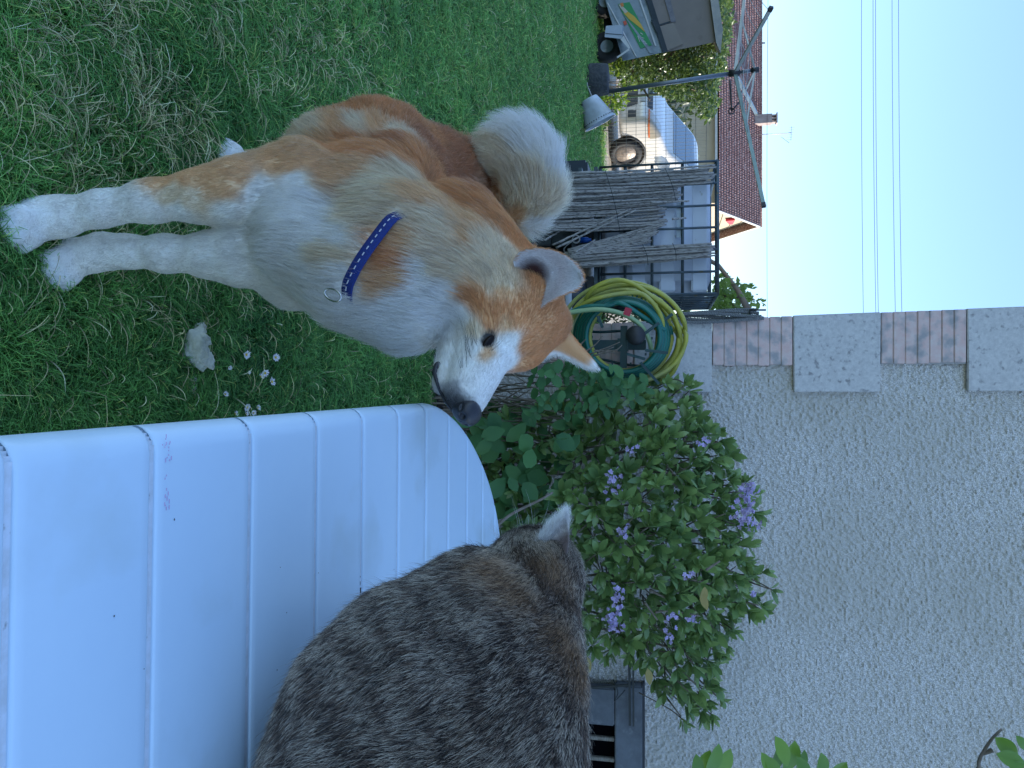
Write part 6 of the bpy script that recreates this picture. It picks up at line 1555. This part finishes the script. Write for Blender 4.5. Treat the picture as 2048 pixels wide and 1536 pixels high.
# forelegs and hind feet resting on the table
def ctab(x, y, z=.735): return np.array([x, y, z])
cb.chain([C_(900, 1300, .90), ctab(.33, .99, .80), ctab(.335, 1.0, .74)], [.035, .022, .018], k=.02)
cb.chain([C_(900, 1380, .90), ctab(.40, 1.02, .80), ctab(.40, 1.03, .74)], [.035, .022, .018], k=.02)
cb.ell(ctab(.335, 1.015, .738), (.018, .028, .014), k=.01); cb.ell(ctab(.40, 1.045, .738), (.018, .028, .014), k=.01)
cb.ell(ctab(.48, .82, .775), (.11, .12, .036), k=.03)
cb.chain([ctab(.50, .70, .775), ctab(.575, .66, .755), ctab(.66, .72, .745), ctab(.68, .82, .742), ctab(.63, .91, .742)], [.04, .026, .020, .019, .014], k=.02)
cb.D = np.maximum(cb.D, (.724 - (cb.lo[2] + np.arange(cb.n[2]) * cb.h))[None, None, :])
cb.mesh(relax=2); catbvh = cb.bvh()

CA_L = (.86, .76, .62); CA_D = (.038, .030, .027); CA_B = (.34, .25, .19); CA_W = (.46, .27, .13)
cbones = [(C_(1120, 1240, .80), C_(700, 1480, .72), .016, .5), (C_(1170, 1340, .80), C_(950, 1536, .72), .016, .5), (C_(1000, 1140, .84), C_(760, 1330, .76), .019, .5),
          (C_(900, 1180, .84), C_(600, 1420, .76), .017, .5), (C_(800, 1500, .68), C_(560, 1600, .68), .016, .5), (C_(1180, 1450, .78), C_(1120, 1700, .7), .016, .5),
          (C_(1010, 1080, .95), C_(1080, 1130, .89), .010, .3), (C_(1130, 1130, .92), C_(1090, 1200, .86), .014, .35), (C_(1080, 1180, .87), C_(1040, 1230, .84), .014, .35), (C_(1160, 1180, .90), C_(1150, 1260, .84), .016, .35),
          (C_(1010, 1090, .93), C_(960, 1130, .90), .016, .4), (ctab(.33, .99, .84), ctab(.335, 1.0, .74), .012, .2), (ctab(.40, 1.0, .84), ctab(.40, 1.03, .74), .012, .2), (ctab(.6, .9, 1.0), ctab(.60, .8, .8), .016, .5), (ctab(.50, .70, .775), ctab(.66, .72, .745), .02, .3), (ctab(.66, .72, .745), ctab(.68, .82, .742), .02, .3), (ctab(.68, .82, .742), ctab(.60, .94, .742), .02, .3)]
warm = hits(catbvh, [(1000, 1150), (1020, 1165), (985, 1130), (1100, 1135), (1110, 1150), (1140, 1300), (1120, 1270), (1150, 1330), (1040, 1190)])
pale = hits(catbvh, [(985, 1112), (1008, 1122), (1032, 1136), (1052, 1155), (1068, 1178), (1005, 1095), (1075, 1085), (1050, 1072)])
dark = hits(catbvh, [(1078, 1150), (1086, 1172), (1062, 1128), (1092, 1195), (1150, 1230), (1165, 1370), (1140, 1400), (1160, 1450), (1130, 1200)])
caxis = C_(760, 1480, .80) - C_(1080, 1280, .84); caxis /= np.linalg.norm(caxis)
def cat_base(X):
    n = len(X)
    wob = np.stack([vnoise(X, 16, 31 + k) - .5 for k in range(3)], 1) * .05
    ph = ((X + wob) @ caxis) * 150
    stripe = np.clip(np.sin(ph) * 1.2 - .1 + (vnoise(X, 38, 41) - .5) * 2.2, 0, 1)
    bl = vnoise(X, 26, 45)
    def near(pts, s): return np.exp(-((np.linalg.norm(X[:, None] - pts[None], axis=-1).min(1)) / s) ** 2)
    return stripe, bl, near(warm, .030), near(pale, .014), near(dark, .012)
def cat_cols(X):
    stripe, bl, w, pl, dk = cat_base(X); n = len(X)
    pl_p = np.clip(.57 - .16 * stripe - .30 * dk + .5 * pl + (bl - .5) * .16 - .07, .05, .95)
    fleck = .55 * vnoise(X @ np.stack([caxis * .45, np.cross(caxis, [0, 0, 1.0]), np.cross(np.cross(caxis, [0, 0, 1.0]), caxis)], 1), 800, 51) + .45 * rng.random(n)
    light = fleck < pl_p * .92
    root = np.array(CA_D)[None] * (1.0 + .8 * bl[:, None]) * rng.uniform(.7, 1.3, (n, 1)) + np.array([.10, .055, .025]) * w[:, None]
    L = np.array(CA_L) * rng.uniform(.65, 1.2, (n, 1)); B = np.array(CA_B) * rng.uniform(.5, 1.3, (n, 1))
    L = L * (1 - w[:, None] * .75) + np.array(CA_W) * 1.25 * w[:, None] * .75
    L = L * (1 - .0 * w[:, None]); B = B * (1 - w[:, None] * .8) + np.array(CA_W) * w[:, None] * .8
    mid = rng.random(n) < .5
    tip = np.where(light[:, None], L, np.where(mid[:, None], B, root * 1.3))
    root = np.where((light & (rng.random(n) < .35))[:, None], tip * .5, root)
    return np.clip(root, 0, 1), np.clip(tip, 0, 1)
cbody = cb.obj('body', M_skin, cat); paint(cbody, cat_cols(cb.V)[0] * .6)
fcen = cb.V[cb.F].mean(1); fnor = cb.N[cb.F].mean(1)
dens = camfacing(fcen, fnor, .15) * np.where(np.linalg.norm(fcen - CS, axis=1) < .07, 2.0, 1.0) * (fcen[:, 2] > .726)
X, N, _ = cb.sample(390000, dens)
fl, ln = flow(X, cbones)
CEYE = [CP(.043, .020, .010), CP(.043, -.020, .010)]
k = np.ones(len(X), bool)
for e in CEYE: k &= ((X - e) ** 2).sum(1) > .010 ** 2
X, N, fl, ln = X[k], N[k], fl[k], ln[k]
P1, P2 = groom(X, N, fl, ln, seed=77, jit=.30, clump=.55, grav=.05, wav=.10)
P2[:, 2] = np.maximum(P2[:, 2], .7225)
rc, tc = cat_cols(X)
strands('fur', X, P1, P2, np.clip(ln[:, 0] * .017, .00016, .00028), rc, tc, M_catfur, cbody)
# long guard hairs
X, N, _ = cb.sample(9000, dens); fl, ln = flow(X, cbones); ln[:, 0] *= 1.5; ln[:, 1] += .25
P1, P2 = groom(X, N, fl, ln, seed=78, jit=.4, clump=.3, grav=.05)
P2[:, 2] = np.maximum(P2[:, 2], .7225)
tc = np.tile([.5, .46, .4], (len(X), 1)) * rng.uniform(.2, 1.1, (len(X), 1))
strands('guard_hairs', X, P1, P2, np.full(len(X), .00016), tc * .3, tc, M_catfur, cbody)
def cear(E1, E2, deep, colf, nfur, label, fd, lens):
    V, F, nf = ear_shell(E1, E2, np.array(deep), .003, nu=11, nv=12)
    p = Patch(V, F)
    o = p.obj('ear', M_skin, cat); o['label'] = label; paint(o, colf(V, np.arange(len(V)) < nf))
    X, N, f = p.sample(nfur); fr = (F[f] < nf).all(1)
    L = lens(X, fr); P1, P2 = groom(X, N, np.tile(fd, (len(X), 1)), np.stack([L, np.full(len(X), .35)], 1), seed=9, jit=.35, grav=0)
    c = colf(X, fr); strands('fur', X, P1, P2, np.full(len(X), .00017), c * .8, np.clip(c * 1.25, 0, 1), M_catfur, o)
ce1 = [C_(1072, 1090, .905), C_(1092, 1062, .90), C_(1113, 1044, .897), C_(1134, 1027, .895)]
ce2 = [C_(1112, 1142, .90), C_(1134, 1108, .895), C_(1138, 1068, .893), C_(1135, 1028, .895)]
edge = smooth_path(ce1, 20)
def cce(X, fr):
    e = np.linalg.norm(edge[None] - X[:, None], axis=-1).min(1); w = np.clip((.022 - e) / .012, 0, 1)[:, None]
    return np.array([.34, .27, .25]) * (1 - w) + np.array([.82, .80, .77]) * w
fdv = (ce1[0] - ce2[0]); fdv /= np.linalg.norm(fdv); fdv = fdv * .8 + CU * .5
def clen(X, fr):
    e = np.linalg.norm(edge[None] - X[:, None], axis=-1).min(1)
    return np.where(e < .014, .016, .004)
cear(ce1, ce2, CF * .010 + CR * .004, cce, 6000, 'ear turned sideways with long white inner hair', fdv, clen)
cf1 = [C_(1135, 1128, .97), C_(1150, 1136, .975), C_(1160, 1150, .98)]; cf2 = [C_(1140, 1190, .95), C_(1156, 1178, .96), C_(1163, 1160, .98)]
cear(cf1, cf2, -CF * .006, lambda X, fr: np.tile([.17, .14, .13], (len(X), 1)), 2500, 'farther ear seen edge on', CU, lambda X, fr: np.full(len(X), .005))
M_ceye = nmat('amber_cat_eye', (.35, .30, .05), rough=.1, coat=1.0)
for e in CEYE:
    m = MB(); m.ell(e, (.006, .008, .008), M=CM); eo = m.build('eye', M_ceye, cat)
    m = MB(); m.ell(e + cfw * .0045, (.0025, .0018, .006), M=CM); m.build('pupil', M_eye, eo)
m = MB(); m.ell(CP(.074, 0, -.010), (.004, .006, .004), M=CM); m.build('nose', nmat('pink_nose', (.35, .16, .14), rough=.4), cat)
wr, wd = [], []
for sg in (1, -1):
    for i in range(9):
        wr.append(CP(.058, sg * .013, -.018) + rng.normal(0, .003, 3)); d = cr_ * sg * -1.0 * -1 + cfw * rng.uniform(-.3, .5) + cup * rng.uniform(-.3, .35); wd.append(d / np.linalg.norm(d))
for i in range(6):
    wr.append(CP(.04, .022 * (1 if i % 2 else -1), .024) + rng.normal(0, .002, 3)); d = cup * 1 + cfw * rng.uniform(-.2, .6) + cr_ * rng.uniform(-.5, .5); wd.append(d / np.linalg.norm(d))
for i in range(7):
    q = CP(.035, -.03, .02 - i * .004); wr.append(q); d = -CR * rng.uniform(.6, 1) + CU * rng.uniform(-.3, .7) + CF * .3; wd.append(d / np.linalg.norm(d))
wr = np.array(wr); wd = np.array(wd); L = rng.uniform(.03, .06, (len(wr), 1))
strands('whiskers', wr, wr + wd * L * .55, wr + wd * L - np.array([0, 0, 1]) * L * .2, np.full(len(wr), .00022), np.tile([.6, .6, .6], (len(wr), 1)), np.tile([.7, .7, .7], (len(wr), 1)), M_catfur, cat, npt=6)
